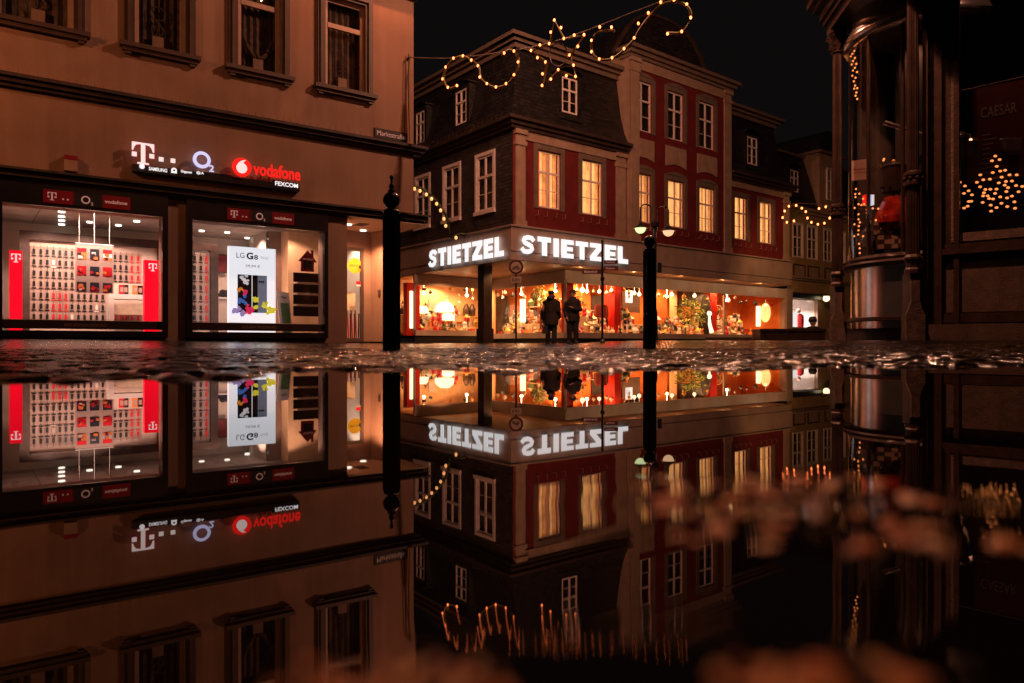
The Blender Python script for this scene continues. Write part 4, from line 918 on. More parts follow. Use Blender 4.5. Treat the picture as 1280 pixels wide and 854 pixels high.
for (F, tt, oo, p) in ((FS, .9, -.25, 130), (FS, 1.8, -1.4, 150), (FS, 2.7, -.25, 130), (FS, 4.2, -.25, 130), (FS, 5.4, -1.2, 150), (FS, 6.3, -.25, 130), (FS, 7.6, -1.2, 150), (FS, 8.8, -.25, 130), (FS, 10.2, -.25, 130), (FS, 11.4, -1.2, 150), (FS, 12.6, -.25, 110), (FT, 1.0, -.25, 130), (FT, 2.3, -1.2, 150), (FT, 3.6, -.25, 130), (FU, .8, -.25, 130), (FU, 2.0, -1.1, 180), (FU, 3.2, -.25, 130)):
    down(F.P(tt, 2.70, oo), p * 1.3, (1, .50, .20), 160)
for a_, b_ in ((.9, 1.2), (1.2, 3.4), (.9, 5.2), (.5, 8.0)):
    down(L3(a_, b_, ZF0 - .05), 110 if a_ < 3 else 45, (1, .44, .18), 150)
# ================================================================== GOODS IN THE CORNER SHOP
random.seed(11)
def panel(F, x0, x1, z0, z1, o, mt, name, label, cat='display panel', th=.05):
    m = MB(); m.fb(F, F.t(x0, o), F.t(x1, o), z0, z1, o - th, o); return tag(m.build(name, mt), label, cat)
fl = ZG0 - .1
panel(FS, 707, 717, fl, 2.74, -.12, 'red', 'red_column', 'dark red column at the front corner of the shopfront behind the standing people', 'column', .25)
m = MB(); a, b = FS.t(768, -.3), FS.t(776, -.3); m.fb(FS, a, b, fl, 2.74, -.9, -.3); tag(m.build('red_column', 'red'), 'bright red column in the middle of the front display window', 'column')
m = MB(); a, b = FS.t(888, -.5), FS.t(896, -.5); m.fb(FS, a, b, fl, 2.74, -.8, -.5); tag(m.build('red_column', 'red'), 'red column beside the mullion near the right end of the front display window', 'column')
panel(FS, 718, 738, fl, 2.74, -1.7, 'orange', 'backdrop_panel', 'orange backdrop between the dark red corner column and the dark cabinet')
panel(FS, 740, 766, fl, 2.2, -1.9, 'brown', 'cabinet_back', 'dark cabinet wall behind the brown case in the front display window', 'cabinet')
panel(FS, 778, 800, 1.5, 2.7, -1.9, 'brown', 'cabinet_back', 'dark cabinet wall right of the bright red column', 'cabinet')
panel(FS, 821, 834, fl, 2.74, -1.0, 'orange', 'backdrop_panel', 'orange backdrop just right of the lamp post')
panel(FS, 838, 846, fl, 2.74, -1.5, 'peach', 'backdrop_panel', 'pale backdrop left of the fir tree in the front display window')
panel(FS, 848, 880, 1.9, 2.74, -1.7, 'brown', 'cabinet_back', 'dark cabinet wall above the pale green tree', 'cabinet')
panel(FE, 945, 950, 1.0, 2.1, .12, 'glow', 'glow_board', 'glowing white panel near the right end of the front display window')
m = MB(); a, zz = FE.px(957, 391, .03); m.lathe((0, 0, 0), [(1e-6, 0), (.52, 0)], 24); m.v = [FE.P(a + p.x * .6, zz + p.y, .05) for p in m.v]; tag(m.build('oval_light_panel', 'glow_soft', calc=False), 'oval warm glowing panel at the right end of the front display window', 'display panel')
m = MB(); a, zz = FS.px(786.5, 371, -.4); m.fb(FS, a - .21, a + .21, zz - .26, zz + .26, -.43, -.4); sg = tag(m.build('hanging_sign', 'white_lit'), 'square white sign with a yellow star right of the bright red column', 'sign')
m = MB(); P = [(a + .10 * (1 if k % 2 else .45) * math.sin(k * math.pi / 5), zz + .10 * (1 if k % 2 else .45) * math.cos(k * math.pi / 5)) for k in range(10)]; m.fpoly(FS, P, -.397, -.39); m.build('star', 'yellow', sg)
m = MB(); a, zz = FS.px(753, 389, -.5); m.fb(FS, a - .37, a + .37, zz - .27, zz + .2, -.62, -.5); m.fb(FS, a - .3, a + .3, zz + .2, zz + .27, -.6, -.52); m.fb(FS, a - .04, a + .04, zz - .02, zz + .06, -.5, -.49, 1); m.fb(FS, a + .22, a + .25, zz - .27, zz + .2, -.5, -.495, 1); tag(m.build('brown_case', ['scarf', 'gold']), 'reddish brown case hanging behind the finger post in the front display window', 'case')
m = MB(); a = FU.t(508 + 2, -.2); b = FU.t(517, -.2); m.fb(FU, min(a, b) - .3, max(a, b) + .05, .4, 2.6, -.5, -.2); tag(m.build('red_column', 'red'), 'red column at the left end of the side display window', 'column')
m = MB(); a, zz = FU.px(514, 392, -.18); m.fb(FU, a - .07, a + .07, .7, 2.25, -.19, -.15); tag(m.build('tube_light', 'glow'), 'upright white light in front of the red column of the side display window', 'lamp')
for i, (x, y, r_, lab) in enumerate(((527, 388, .30, 'glowing white lamp shade left in the side display window'), (556, 385, .42, 'largest glowing white lamp shade in the middle of the side display window'), (560, 397, .30, 'glowing dish lamp below the largest shade in the side display window'))):
    a, zz = FU.px(x, y, -.7); m = MB(); m.lathe(FU.P(a, zz, -.7), [(r_ * .45, r_ * .6), (r_ * .9, .1), (r_, -r_ * .4), (r_ * .2, -r_ * .45)], 14); t = tag(m.build('table_lamp', 'glow', smooth=True), lab, 'lamp')
    m = MB(); m.lathe(FU.P(a, .53, -.7), [(.1, 0), (.03, .06), (.025, zz - .53 - r_ * .3)], 8); m.build('stand', 'gold', t)
panel(FU, 536, 545, 1.3, 2.1, -1.5, 'pack', 'framed_picture', 'grey framed picture high in the side display window', 'picture')
for i, x in enumerate((583, 590)):
    a, zz = FU.px(x, 387, -1.3); m = MB(); m.lathe(FU.P(a, zz, -1.3), [(.15, -.3), (.17, 0), (.08, .22), (.02, .26)], 10); tag(m.build('dark_lantern', 'brown'), ('left' if i == 0 else 'right') + ' one of the two dark lanterns beside the arcade column', 'lantern')
panel(FU, 540, 578, .98, 1.04, -.6, 'packred', 'shelf_board', 'red edged shelf low in the side display window', 'shelf', .5)
panel(FT, 612.5, 618, .4, 2.5, -.25, 'peach', 'backdrop_panel', 'pale post at the left end of the angled display window')
panel(FT, 620, 634, .4, 2.3, -1.4, 'dim_room', 'cabinet_back', 'dark niche in the angled display window left of the round traffic sign', 'cabinet')
panel(FT, 650, 656, 1.0, 2.0, -.6, 'glow', 'glow_board', 'bright white panel right of the round traffic sign post')
panel(FT, 663, 670, .5, 2.3, -1.4, 'brown', 'cabinet_back', 'brown cabinet door left of the person in the parka', 'cabinet')
a, zz = FT.px(651, 392, -.4)
# kinds of small goods
def k_vase(m, c, s, i): m.lathe(c, [(.05 * s, 0), (.10 * s, .08 * s), (.11 * s, .16 * s), (.04 * s, .26 * s), (.06 * s, .32 * s)], 9, i)
def k_figure(m, c, s, i):
    m.lathe(c, [(.09 * s, 0), (.07 * s, .16 * s), (.035 * s, .24 * s)], 8, i); m.ball(c + Vector((0, 0, .29 * s)), .055 * s, 8, 5, 1); m.lathe(c + Vector((0, 0, .33 * s)), [(.05 * s, 0), (1e-5, .12 * s)], 8, i)
def k_house(m, c, s, i):
    w_ = .1 * s; m.box(c.x - w_, c.x + w_, c.y - w_, c.y + w_, c.z, c.z + .16 * s, i); m.lathe(c + Vector((0, 0, .16 * s)), [(.15 * s, 0), (1e-5, .13 * s)], 4, 1, a0=.785, a1=.785 + 2 * math.pi)
def k_arch(m, c, s, i):
    m.tube([c + Vector((math.cos(a) * .2 * s, 0, math.sin(a) * .2 * s + .03)) for a in [k * math.pi / 8 for k in range(9)]], .018 * s, 5, i)
    for k in range(5): m.lathe(c + Vector((-.16 * s + .08 * s * k, 0, 0)), [(.012 * s, 0), (.012 * s, .12 * s + (.03 if k == 2 else 0))], 5, 1)
def k_plush(m, c, s, i):
    m.ball(c + Vector((0, 0, .09 * s)), .1 * s, 8, 6, i); m.ball(c + Vector((0, -.02, .22 * s)), .07 * s, 8, 6, i)
    for sx in (-1, 1): m.ball(c + Vector((sx * .05 * s, 0, .29 * s)), .025 * s, 6, 4, 1); m.ball(c + Vector((sx * .08 * s, -.05 * s, .03 * s)), .04 * s, 6, 4, i)
def k_box(m, c, s, i): w_ = .11 * s; m.box(c.x - w_, c.x + w_, c.y - w_ * .7, c.y + w_ * .7, c.z, c.z + .13 * s, i); m.box(c.x - w_ * .15, c.x + w_ * .15, c.y - w_ * .72, c.y + w_ * .72, c.z + .0, c.z + .135 * s, 1)
def k_candle(m, c, s, i): m.lathe(c, [(.06 * s, 0), (.06 * s, .02 * s), (.028 * s, .04 * s), (.028 * s, .3 * s), (.004, .33 * s)], 8, i)
kinds = [('vase', k_vase, 'vase'), ('carved_figure', k_figure, 'figurine'), ('model_house', k_house, 'model house'), ('candle_arch', k_arch, 'candle arch'), ('plush_toy', k_plush, 'plush toy'), ('gift_box', k_box, 'gift box'), ('candlestick', k_candle, 'candlestick')]
colors = [('white', 'cream'), ('red', 'packred'), ('dark', 'ink'), ('golden', 'gold'), ('orange', 'orange'), ('green', 'dkgreen'), ('pale', 'white')]
protos = {}
def goods(F, n, t0, t1, zlist, o0, o1, where, sc=(1.0, 2.1)):
    for _ in range(n):
        kn, kf, cat = random.choice(kinds); cn, cm = random.choices(colors, (5, 4, 6, 2, 2, 1.5, 4))[0]
        tt = random.uniform(t0, t1); z = random.choice(zlist); o = random.uniform(o0, o1)
        key = (kn, cn)
        lab = f'{cn} {cat} among the small goods {where}'; grp = f'{cn} {cat}s {where}'
        if key not in protos:
            m = MB(); kf(m, Vector((0, 0, 0)), 1.0, 0); ob = m.build(kn, [cm, random.choice(['cream', 'gold', 'white'])], loc=(0, 0, 0), calc=False); protos[key] = ob
        else:
            ob = protos[key].copy(); COL.objects.link(ob)
        s_ = random.uniform(*sc); ob.location = F.P(tt, z, o); ob.scale = (s_, s_, s_); ob.rotation_euler = (0, 0, random.uniform(-.6, .6)); tag(ob, lab, cat, grp)
def shelf(F, t0, t1, z, o0, o1, label, mt='peach'):
    m = MB(); m.fb(F, t0, t1, z - .03, z, o0, o1); m.fb(F, t0, t0 + .03, fl, z - .03, o0, o1 - .05); m.fb(F, t1 - .03, t1, fl, z - .03, o0, o1 - .05); tag(m.build('display_shelf', mt), label, 'shelf')
shelf(FS, .6, 2.3, 1.75, -1.5, -1.15, 'upper shelf behind the two standing people', 'gold'); shelf(FS, 9.8, 11.6, 1.75, -1.4, -1.1, 'upper shelf in the last bay of the front display window', 'gold'); shelf(FT, .8, 4.2, 1.7, -1.5, -1.2, 'upper shelf in the angled display window', 'peach')
def tiers(F, t0, t1, z, n, where):
    m = MB()
    for k in range(n): m.fb(F, t0, t1, z + .26 * k, z + .26 * (k + 1), -1.6, -.42 - .26 * k, k % 2)
    tag(m.build('display_steps', ['peach', 'cream']), 'stepped display stand ' + where, 'display stand')
def tgoods(F, n, t0, t1, z, nt_, where, step=.26):
    for k in range(nt_ + 1):
        goods(F, n, t0, t1, [z + step * k], -.30 - step * k - .06, -.30 - step * k + .06, where, (.8, 1.5))
tiers(FS, .5, 2.9, fl, 3, 'behind the two standing people'); tiers(FS, 3.3, 4.7, fl, 3, 'between the red column and the lamp post'); tiers(FS, 5.3, 8.4, fl, 2, 'under the pale green tree'); tiers(FS, 9.6, 12.2, fl, 3, 'in the last bay of the front window'); tiers(FT, .5, 4.6, fl, 3, 'in the angled display window'); tiers(FU, .4, 3.7, .53, 3, 'in the side display window')
tgoods(FS, 18, .4, 3.0, fl, 3, 'behind the two standing people'); tgoods(FS, 11, 3.3, 4.7, fl, 3, 'between the red column and the lamp post'); tgoods(FS, 20, 5.2, 9.0, fl, 2, 'under the pale green tree'); tgoods(FS, 18, 9.5, 13.2, fl, 3, 'in the last bay of the front window'); tgoods(FT, 17, .4, 4.7, fl, 3, 'in the angled display window'); tgoods(FU, 16, .3, 3.9, .53, 3, 'in the side display window')
goods(FS, 8, .7, 2.2, [1.75], -1.35, -1.25, 'on the upper shelf behind the two people', (.8, 1.3)); goods(FS, 8, 9.9, 11.5, [1.75], -1.3, -1.2, 'on the upper shelf of the last bay', (.8, 1.3)); goods(FT, 12, .9, 4.1, [1.7], -1.4, -1.3, 'on the upper shelf of the angled window', (.8, 1.3))
# hanging baubles, bells and stars
hp = {}
def hang(F, xs, z0, z1, o, where, mts):
    for x in xs:
        tt = F.t(x, o); z = random.uniform(z0, z1); mt = random.choice(mts); cn = {'cream': 'cream', 'glow': 'glowing', 'red': 'red', 'gold': 'golden', 'ink': 'dark', 'white': 'white'}[mt]
        if mt not in hp:
            m = MB(); m.ball((0, 0, 0), .085, 9, 6); m.lathe((0, 0, .08), [(.03, 0), (.02, .03)], 6); m.tube([(0, 0, .1), (0, 0, .36)], .005, 4); ob = m.build('hanging_bauble', mt, loc=(0, 0, 0), calc=False); hp[mt] = ob
        else: ob = hp[mt].copy(); COL.objects.link(ob)
        ob.location = F.P(tt, z, o); s_ = random.uniform(.8, 1.3); ob.scale = (s_, s_, s_); tag(ob, f'{cn} bauble hanging at the top {where}', 'bauble', f'{cn} baubles {where}')
hang(FS, (721, 728, 742, 749, 758, 764), 2.15, 2.4, -.4, 'of the front window left of the red column', ['cream', 'glow', 'white', 'ink'])
hang(FS, (779, 786, 793, 799), 2.15, 2.4, -.4, 'of the front window right of the red column', ['cream', 'glow', 'gold'])
hang(FS, (823, 831, 840, 855, 868, 884), 2.1, 2.35, -.4, 'of the front window above the green tree', ['cream', 'gold', 'glow'])
hang(FS, (911, 919, 926, 933, 944, 957, 964), 2.05, 2.35, -.4, 'of the last bay of the front window', ['glow', 'white', 'ink', 'red', 'gold'])
hang(FT, (622, 631, 641, 655, 668, 680, 696), 2.0, 2.35, -.4, 'of the angled display window', ['ink', 'glow', 'cream', 'white'])
hang(FU, (530, 538, 563, 581, 591), 2.2, 2.45, -.3, 'of the side display window', ['ink', 'ink', 'gold'])
# the pale green leafy tree
def leafy(F, x, y, o, w_, h_, n, label, mts, zb):
    tc_, zc_ = F.px(x, y, o); t = thing('display_tree', label, 'tree', F.P(tc_, zb, o)); m = MB(); m.tube([F.P(tc_, zb, o), F.P(tc_, zc_ + h_ * .3, o)], [.05, .015], 6); m.build('trunk', 'brown', t)
    m = MB()
    for k in range(n):
        th = random.uniform(0, 6.28); rr = random.random() ** .6; c = F.P(tc_ + w_ * rr * math.cos(th), zc_ + h_ * rr * math.sin(th), o + random.uniform(-.25, .25)); d = Vector((math.cos(th) * .8 + random.uniform(-.5, .5), random.uniform(-.4, .4), -.25 + .6 * math.sin(th) + random.uniform(-.4, .4))).normalized(); l = random.uniform(.12, .24); s_ = d.cross(Vector((0, 1, 0))).normalized() * .022
        m.face([c, c + d * l * .4 + s_, c + d * l, c + d * l * .4 - s_], random.choice((0, 0, 1)))
    m.build('crown', mts, t, calc=False)
leafy(FS, 864, 392, -.6, .85, .65, 420, 'pale green leafy tree in the middle of the front display window', ['leaf', 'dkgreen'], fl)
leafy(FT, 676, 369, -.5, .55, .32, 170, 'round leafy bush hanging left of the person in the parka', ['leaf', 'dkgreen'], fl)
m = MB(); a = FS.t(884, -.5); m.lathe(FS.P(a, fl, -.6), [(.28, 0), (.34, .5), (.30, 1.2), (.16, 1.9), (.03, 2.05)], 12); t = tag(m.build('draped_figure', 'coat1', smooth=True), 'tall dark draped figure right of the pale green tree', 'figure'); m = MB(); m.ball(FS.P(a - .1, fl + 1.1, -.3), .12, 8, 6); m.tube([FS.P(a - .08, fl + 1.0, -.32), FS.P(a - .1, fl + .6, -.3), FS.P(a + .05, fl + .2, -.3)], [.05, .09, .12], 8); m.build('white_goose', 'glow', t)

# ================================================================== OCHRE HOUSE beyond
TH0 = FR.t(988)
FH = Fac(((988 - CX) / FPX * 39.0, 39.0), (U1.x, U1.y))
bh = thing('ochre_house', 'ochre timbered house with mansard dormers and a white lit shop, beyond the red house', 'building', FH.P(3, 0, 0))
def hw_(x0, x1, y0, y1): xm = (x0 + x1) / 2; return (FH.t(x0), FH.t(x1), FH.z(xm, y1), FH.z(xm, y0))
Wh = norm([hw_(991.5, 1003, 279, 321), hw_(1009.5, 1021, 283.5, 324), hw_(1030, 1040, 288, 328)])
Wh += [(Wh[2][0] + 1.5 * k, Wh[2][1] + 1.5 * k, Wh[2][2], Wh[2][3]) for k in (1, 2)]
shz0, shz1 = FH.z(1005, 411), FH.z(1005, 375); sA, sB = FH.t(986), FH.t(1022)
w = MB(); wallholes(w, FH, FH.t(984), 14, -.2, FH.z(990, 262), Wh + [(sA, sB, shz0, shz1)], 0, .2); w.build('wall', 'house_tan', bh, calc=False)
ze = FH.z(990, 262)
for a, b, c, d in Wh: crosswindow(FH, bh, a, b, c, d, 0, back='dim_room', sur='wframe', surw=.07, inset=.06, transom=.6, fw=.07, sill=False)
for k, (xa, xb) in enumerate(((992, 1005), (1010, 1022.5), (1031, 1043))):
    a, b = FH.t(xa), FH.t(xb); c, d = FH.z(1005, 346), FH.z(1005, 333); m = MB(); m.fb(FH, a, b, c, d, -.02, .03); pnl = m.build('wall_panel', 'tan', bh); m = MB()
    m.fb(FH, a - .06, a, c - .06, d + .06, -.01, .06); m.fb(FH, b, b + .06, c - .06, d + .06, -.01, .06); m.fb(FH, a, b, c - .06, c, -.01, .058); m.fb(FH, a, b, d, d + .06, -.01, .058); m.build('frame', 'brown', pnl)
m = MB(); z = FH.z(1005, 351)
for a, b, o in ((0, .1, .1), (.1, .2, .18)): m.fb(FH, FH.t(986), 14, z + a, z + b, -.05, o)
for a, b, o in ((-.1, .05, .1), (.05, .2, .25)): m.fb(FH, FH.t(986), 14, ze + a, ze + b, -.05, o)
m.build('cornice', 'tan', bh)
m = MB(); m.fb(FH, FH.t(985.5), FH.t(1024), FH.z(1005, 374), FH.z(1005, 367), -.02, .25); m.build('awning_box', 'black', bh)
m = MB(); m.fb(FH, sA, sA + .08, shz0, shz1, -.05, .05); m.fb(FH, sB - .08, sB, shz0, shz1, -.05, .05); m.fb(FH, sA + .08, sB - .08, shz0, shz0 + .08, -.05, .047); w_ = m.build('display_window', 'fascia', bh)
g = MB(); g.face([FH.P(sA, shz0, 0), FH.P(sB, shz0, 0), FH.P(sB, shz1, 0), FH.P(sA, shz1, 0)]); g.build('pane', 'glass', w_, calc=False)
room(FH, sA - .1, sB + .1, shz0 - .2, shz1 + .2, -.22, -2.2, bh, wall='white', ceil='white', floor='white')
down(FH.P((sA + sB) / 2, shz1 + .12, -.9), 420, (1, .8, .72))
m = MB(); a, z = FH.px(993, 402, -.3); m.fb(FH, a - .45, a + .3, z - .4, z + .55, -.4, -.3); tag(m.build('poster_board', 'white_lit'), 'white lit board in the far shop window', 'poster')
m = MB(); a, z = FH.px(1002, 402, -.4); m.lathe(FH.P(a, z - .5, -.5), [(.2, 0), (.24, .5), (.22, .85), (.06, .95)], 8); m.ball(FH.P(a - .15, z + .6, -.5), .13, 8, 6, 1); tag(m.build('red_dress_dummy', ['packred', 'skin']), 'red garment on a dummy in the far shop window', 'dummy')
# mansard with two dormers
m = MB(); tA = FH.t(976); m.face([FH.P(tA, ze + .2, .1), FH.P(14, ze + .2, .1), FH.P(14, ze + 3.4, -.9), FH.P(tA + .2, ze + 3.4, -.9)]); m.face([FH.P(tA, ze + .2, .1), FH.P(tA + .2, ze + 3.4, -.9), FH.P(tA + .2, ze + 3.4, -6), FH.P(tA, ze + .2, -6)])
m.face([FH.P(tA, ze + 3.4, -.8), FH.P(14, ze + 3.4, -.8), FH.P(14, ze + 4.2, -5), FH.P(tA, ze + 4.2, -5)]); m.build('roof', 'slateroof', bh, calc=False)
m = MB(); m.fb(FH, tA, 14, ze + 3.35, ze + 3.5, -1.2, -.75); m.build('roof_cornice', 'grey_sur', bh)
dormer(FH, 988, 998, 213, 240, bh, .0)
a, b = FH.t(1022), FH.t(1050)   # projecting attic bay
zt_ = FH.z(1030, 194)
m = MB(); m.fb(FH, a, b, ze + .1, zt_, -3, .12); pb = m.build('attic_bay', 'tan', bh)
crosswindow(FH, bh, FH.t(1029), FH.t(1040), FH.z(1035, 252), FH.z(1035, 214), .26, back='dim_room', sur='wframe', surw=.08, inset=.1, fw=.07, sill=False)
m = MB(); m.fb(FH, a - .15, b + .15, zt_, zt_ + .16, -3, .3); m.build('cornice', 'grey_sur', pb)
m = MB(); w_ = (b - a) / 2; pts = [((a + b) / 2 - w_ * math.cos(k * math.pi / 12), zt_ + .16 + 1.3 * math.sin(k * math.pi / 12)) for k in range(13)]; m.fpoly(FH, pts, -3, .05); m.build('curved_roof', 'slateroof', pb)
# wall lamp
a, z = FH.px(1033, 373, .5); t = thing('wall_lamp', 'bright round wall lamp beside the white lit far shop', 'lamp', FH.P(a, z, .5)); m = MB(); m.ball(FH.P(a, z, .5), .19, 10, 7); m.build('globe', 'glow', t, smooth=True); m = MB(); m.tube([FH.P(a, z + .15, .0), FH.P(a, z + .32, .25), FH.P(a, z + .22, .5)], .025, 6); m.lathe(FH.P(a, z + .12, .5), [(.22, 0), (.06, .12)], 10); m.build('arm', 'iron', t)
# a dark continuation of the lane behind the phone shop's gable
# ================================================================== STREET FURNITURE
bo = thing('bollard', 'nearest fluted black iron bollard, with ball and small finial, in front of the shop entrance', 'bollard', ((489.5 - CX) / FPX * 4.5, 4.5, 0))
B0 = Vector(bo.location)
m = MB(); m.lathe(B0, [(.056, -.03), (.056, .86), (.052, .875)], 40, 0, flute=1, amp=.07); m.lathe(B0, [(.052, .872), (.055, .885), (.045, .895), (.028, .903), (.026, .915)], 24); m.build('post', 'iron', bo, smooth=False)
m = MB(); m.ball(B0 + Vector((0, 0, .955)), .055, 24, 14); m.build('ball', 'iron', bo, smooth=True)
b2 = dup(bo, ((811.7 - CX) / FPX * 6.3, 6.3, 0), 'farther fluted black iron bollard with a ball top, in line with the double lamp post'); bo['group'] = b2['group'] = 'fluted iron bollards at the puddle'
m = MB(); m.lathe(B0 + Vector((0, 0, 1.005)), [(.022, 0), (.026, .01), (.012, .02), (.02, .035), (.012, .05), (.008, .06), (.008, .085), (.013, .092), (.011, .105), (1e-5, .11)], 12); m.build('finial', 'iron', bo, smooth=True)

# double lamp post
D = 20.0; px = 1 / FPX * D
def q(x, y, dd=0): return atd(x, y, D + dd)
base = q(818.5, 429); t = thing('double_street_lamp', 'black double-armed street lamp with two hanging globes rising behind the farther bollard', 'street lamp', (base.x, base.y, .05))
m = MB(); m.lathe((base.x, base.y, .05), [(.14, 0), (.14, .1), (.09, .2), (.075, .9), (.05, 1.0), (.05, 3.25), (.10, 3.3), (.10, 3.4), (.04, 3.45)], 12); m.build('post', 'iron', t)
def arm(x0, x1, yb, yt, lab):
    pts = [q(x0, 288)] ; n = 10; rx = (x1 - x0) / 2
    ye = yt + abs(rx) * .9
    pts += [q(x0, ye + (288 - ye) * .5)] + [q(x0 + rx - rx * math.cos(math.pi * k / n), ye - (ye - yt) * math.sin(math.pi * k / n)) for k in range(n + 1)] + [q(x1, yb - 4)]
    m = MB(); m.tube(pts, .022, 6)
    if abs(x0 - 818) > 2: m.tube([q(818.5, 285), q(x0, 287)], .025, 6)
    m.build('arm', 'iron', t)
    m = MB(); c = q(x1, yb); m.lathe(c, [(9.3 * px, -.01), (9.2 * px, .012), (5 * px, 3 * px), (2 * px, 6 * px), (1 * px, 10 * px)], 14); h = m.build('lamp_shade', 'iron', t)
    m = MB(); r_ = 7.0 * px; m.lathe(c, [(1e-5, -r_ * 1.02)] + [(r_ * math.sin(a), -r_ * 1.02 * math.cos(a) * 1.0) for a in (.35, .7, 1.05, 1.4, 1.55)] + [(r_, -.012)], 14); m.build('globe', lab, h, smooth=True)
arm(813.5, 800.5, 285, 255.5, 'glowgreen'); arm(822.5, 835.5, 288.5, 258.5, 'glowwarm')
m = MB(); c = q(824, 335); m.box(c.x - .06, c.x + .06, c.y - .05, c.y + .05, c.z - .14, c.z + .14); m.build('cable_box', 'iron', t)
# round traffic sign
D = 22.0; c = q(645, 334); s_ = thing('traffic_sign', 'round red-rimmed no cycling sign with a small plate on a thin post', 'traffic sign', (c.x, c.y, .05))
m = MB(); m.tube([(c.x, c.y, .03), (c.x, c.y, c.z + .2)], .028, 8); m.build('post', 'iron', s_)
def disc(c, r1, r0, o, seg=28):
    m = MB()
    for k in range(seg):
        a, b = 2 * math.pi * k / seg, 2 * math.pi * (k + 1) / seg
        F4 = [(r0, a), (r1, a), (r1, b), (r0, b)]; m.prism([Vector((c.x + r * math.cos(x), c.y - o, c.z + r * math.sin(x))) for r, x in F4], Vector((0, .01, 0)))
    return m
disc(c, .225, .165, .05).build('rim', 'plate_maroon', s_); dd = disc(c, .165, .0, .047).build('disc', 'fascia', s_)
m = MB()
for sx in (-1, 1): m.tube([Vector((c.x + sx * .07 + .035 * math.cos(a), c.y - .06, c.z - .04 + .035 * math.sin(a))) for a in [k * .785 for k in range(8)]], .007, 4, closed=True)
m.tube([(c.x - .07, c.y - .06, c.z - .04), (c.x - .02, c.y - .06, c.z + .03), (c.x + .04, c.y - .06, c.z + .03), (c.x + .07, c.y - .06, c.z - .04)], .007, 4); m.tube([(c.x - .02, c.y - .06, c.z + .03), (c.x, c.y - .06, c.z - .04), (c.x + .04, c.y - .06, c.z + .03), (c.x + .06, c.y - .06, c.z + .06)], .007, 4); m.build('bicycle_symbol', 'ink', dd)
c2 = q(645, 350); m = MB(); m.box(c2.x - .16, c2.x + .16, c2.y - .05, c2.y - .035, c2.z - .095, c2.z + .095); pl = m.build('plate', 'fascia', s_)
FP = Fac((0, 22.0), (1, 0)); m = MB(); ftext(m, FP, '8-20 h', c2.x - .12, c2.x + .12, c2.z - .05, c2.z + .05, .055, .02); m.build('lettering', 'ink', pl, calc=False)
# finger post
D = 20.0; c = q(753, 300); s_ = thing('finger_post', 'thin post with three dark direction plates in front of the front display window', 'signpost', (c.x, c.y, .05))
m = MB(); m.tube([(c.x, c.y, .03), (c.x, c.y, c.z)], .032, 8); m.lathe((c.x, c.y, .03), [(.08, 0), (.07, .1), (.04, .15)], 10); cc = q(753, 349); m.box(cc.x - .055, cc.x + .055, cc.y - .05, cc.y + .05, cc.z - .05, cc.z + .05); m.build('post', 'iron', s_)
FP2 = Fac((0, 20.0), (1, 0))
for (xa, xb, ya, yb, s) in ((755, 772.5, 325.5, 330, 'Rathaus'), (755, 772.5, 333, 338, 'Museum'), (728, 751, 337, 342.5, 'Bahnhof')):
    a, b = q(xa, yb), q(xb, ya); m = MB(); pts = [(a.x, a.z), (b.x, a.z), (b.x, b.z), (a.x, b.z)]
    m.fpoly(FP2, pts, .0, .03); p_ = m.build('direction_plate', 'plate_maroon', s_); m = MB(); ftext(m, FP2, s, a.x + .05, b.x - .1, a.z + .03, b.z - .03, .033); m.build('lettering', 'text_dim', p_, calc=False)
# low wall / planter trough
D = 20.0; a, b = q(950.5, 426), q(1032, 426); m = MB(); z1 = q(0, 411.5).z
tro = thing('planter_trough', 'long dark trough standing low in front of the far shop window', 'planter', ((a.x + b.x) / 2, D + .3, .04))
m = MB(); m.box(a.x, b.x, D, D + .06, .0, z1); m.box(a.x, b.x, D + .6, D + .66, .0, z1); m.box(a.x, a.x + .06, D + .06, D + .6, .0, z1); m.box(b.x - .06, b.x, D + .06, D + .6, .0, z1); m.box(a.x - .02, b.x + .02, D - .02, D, z1 - .06, z1 + .01); m.build('box', 'darkmetal', tro)
m = MB(); m.box(a.x + .06, b.x - .06, D + .06, D + .6, z1 - .1, z1 - .04); m.build('soil', 'brown', tro)
a, b = q(892, 426), q(950, 426); z1 = q(0, 422.5).z; m = MB(); m.box(a.x, b.x - .05, D + .5, D + .9, .0, z1 + .02); tag(m.build('stone_step', 'brownstone'), 'low dark stone step left of the long dark trough', 'step')

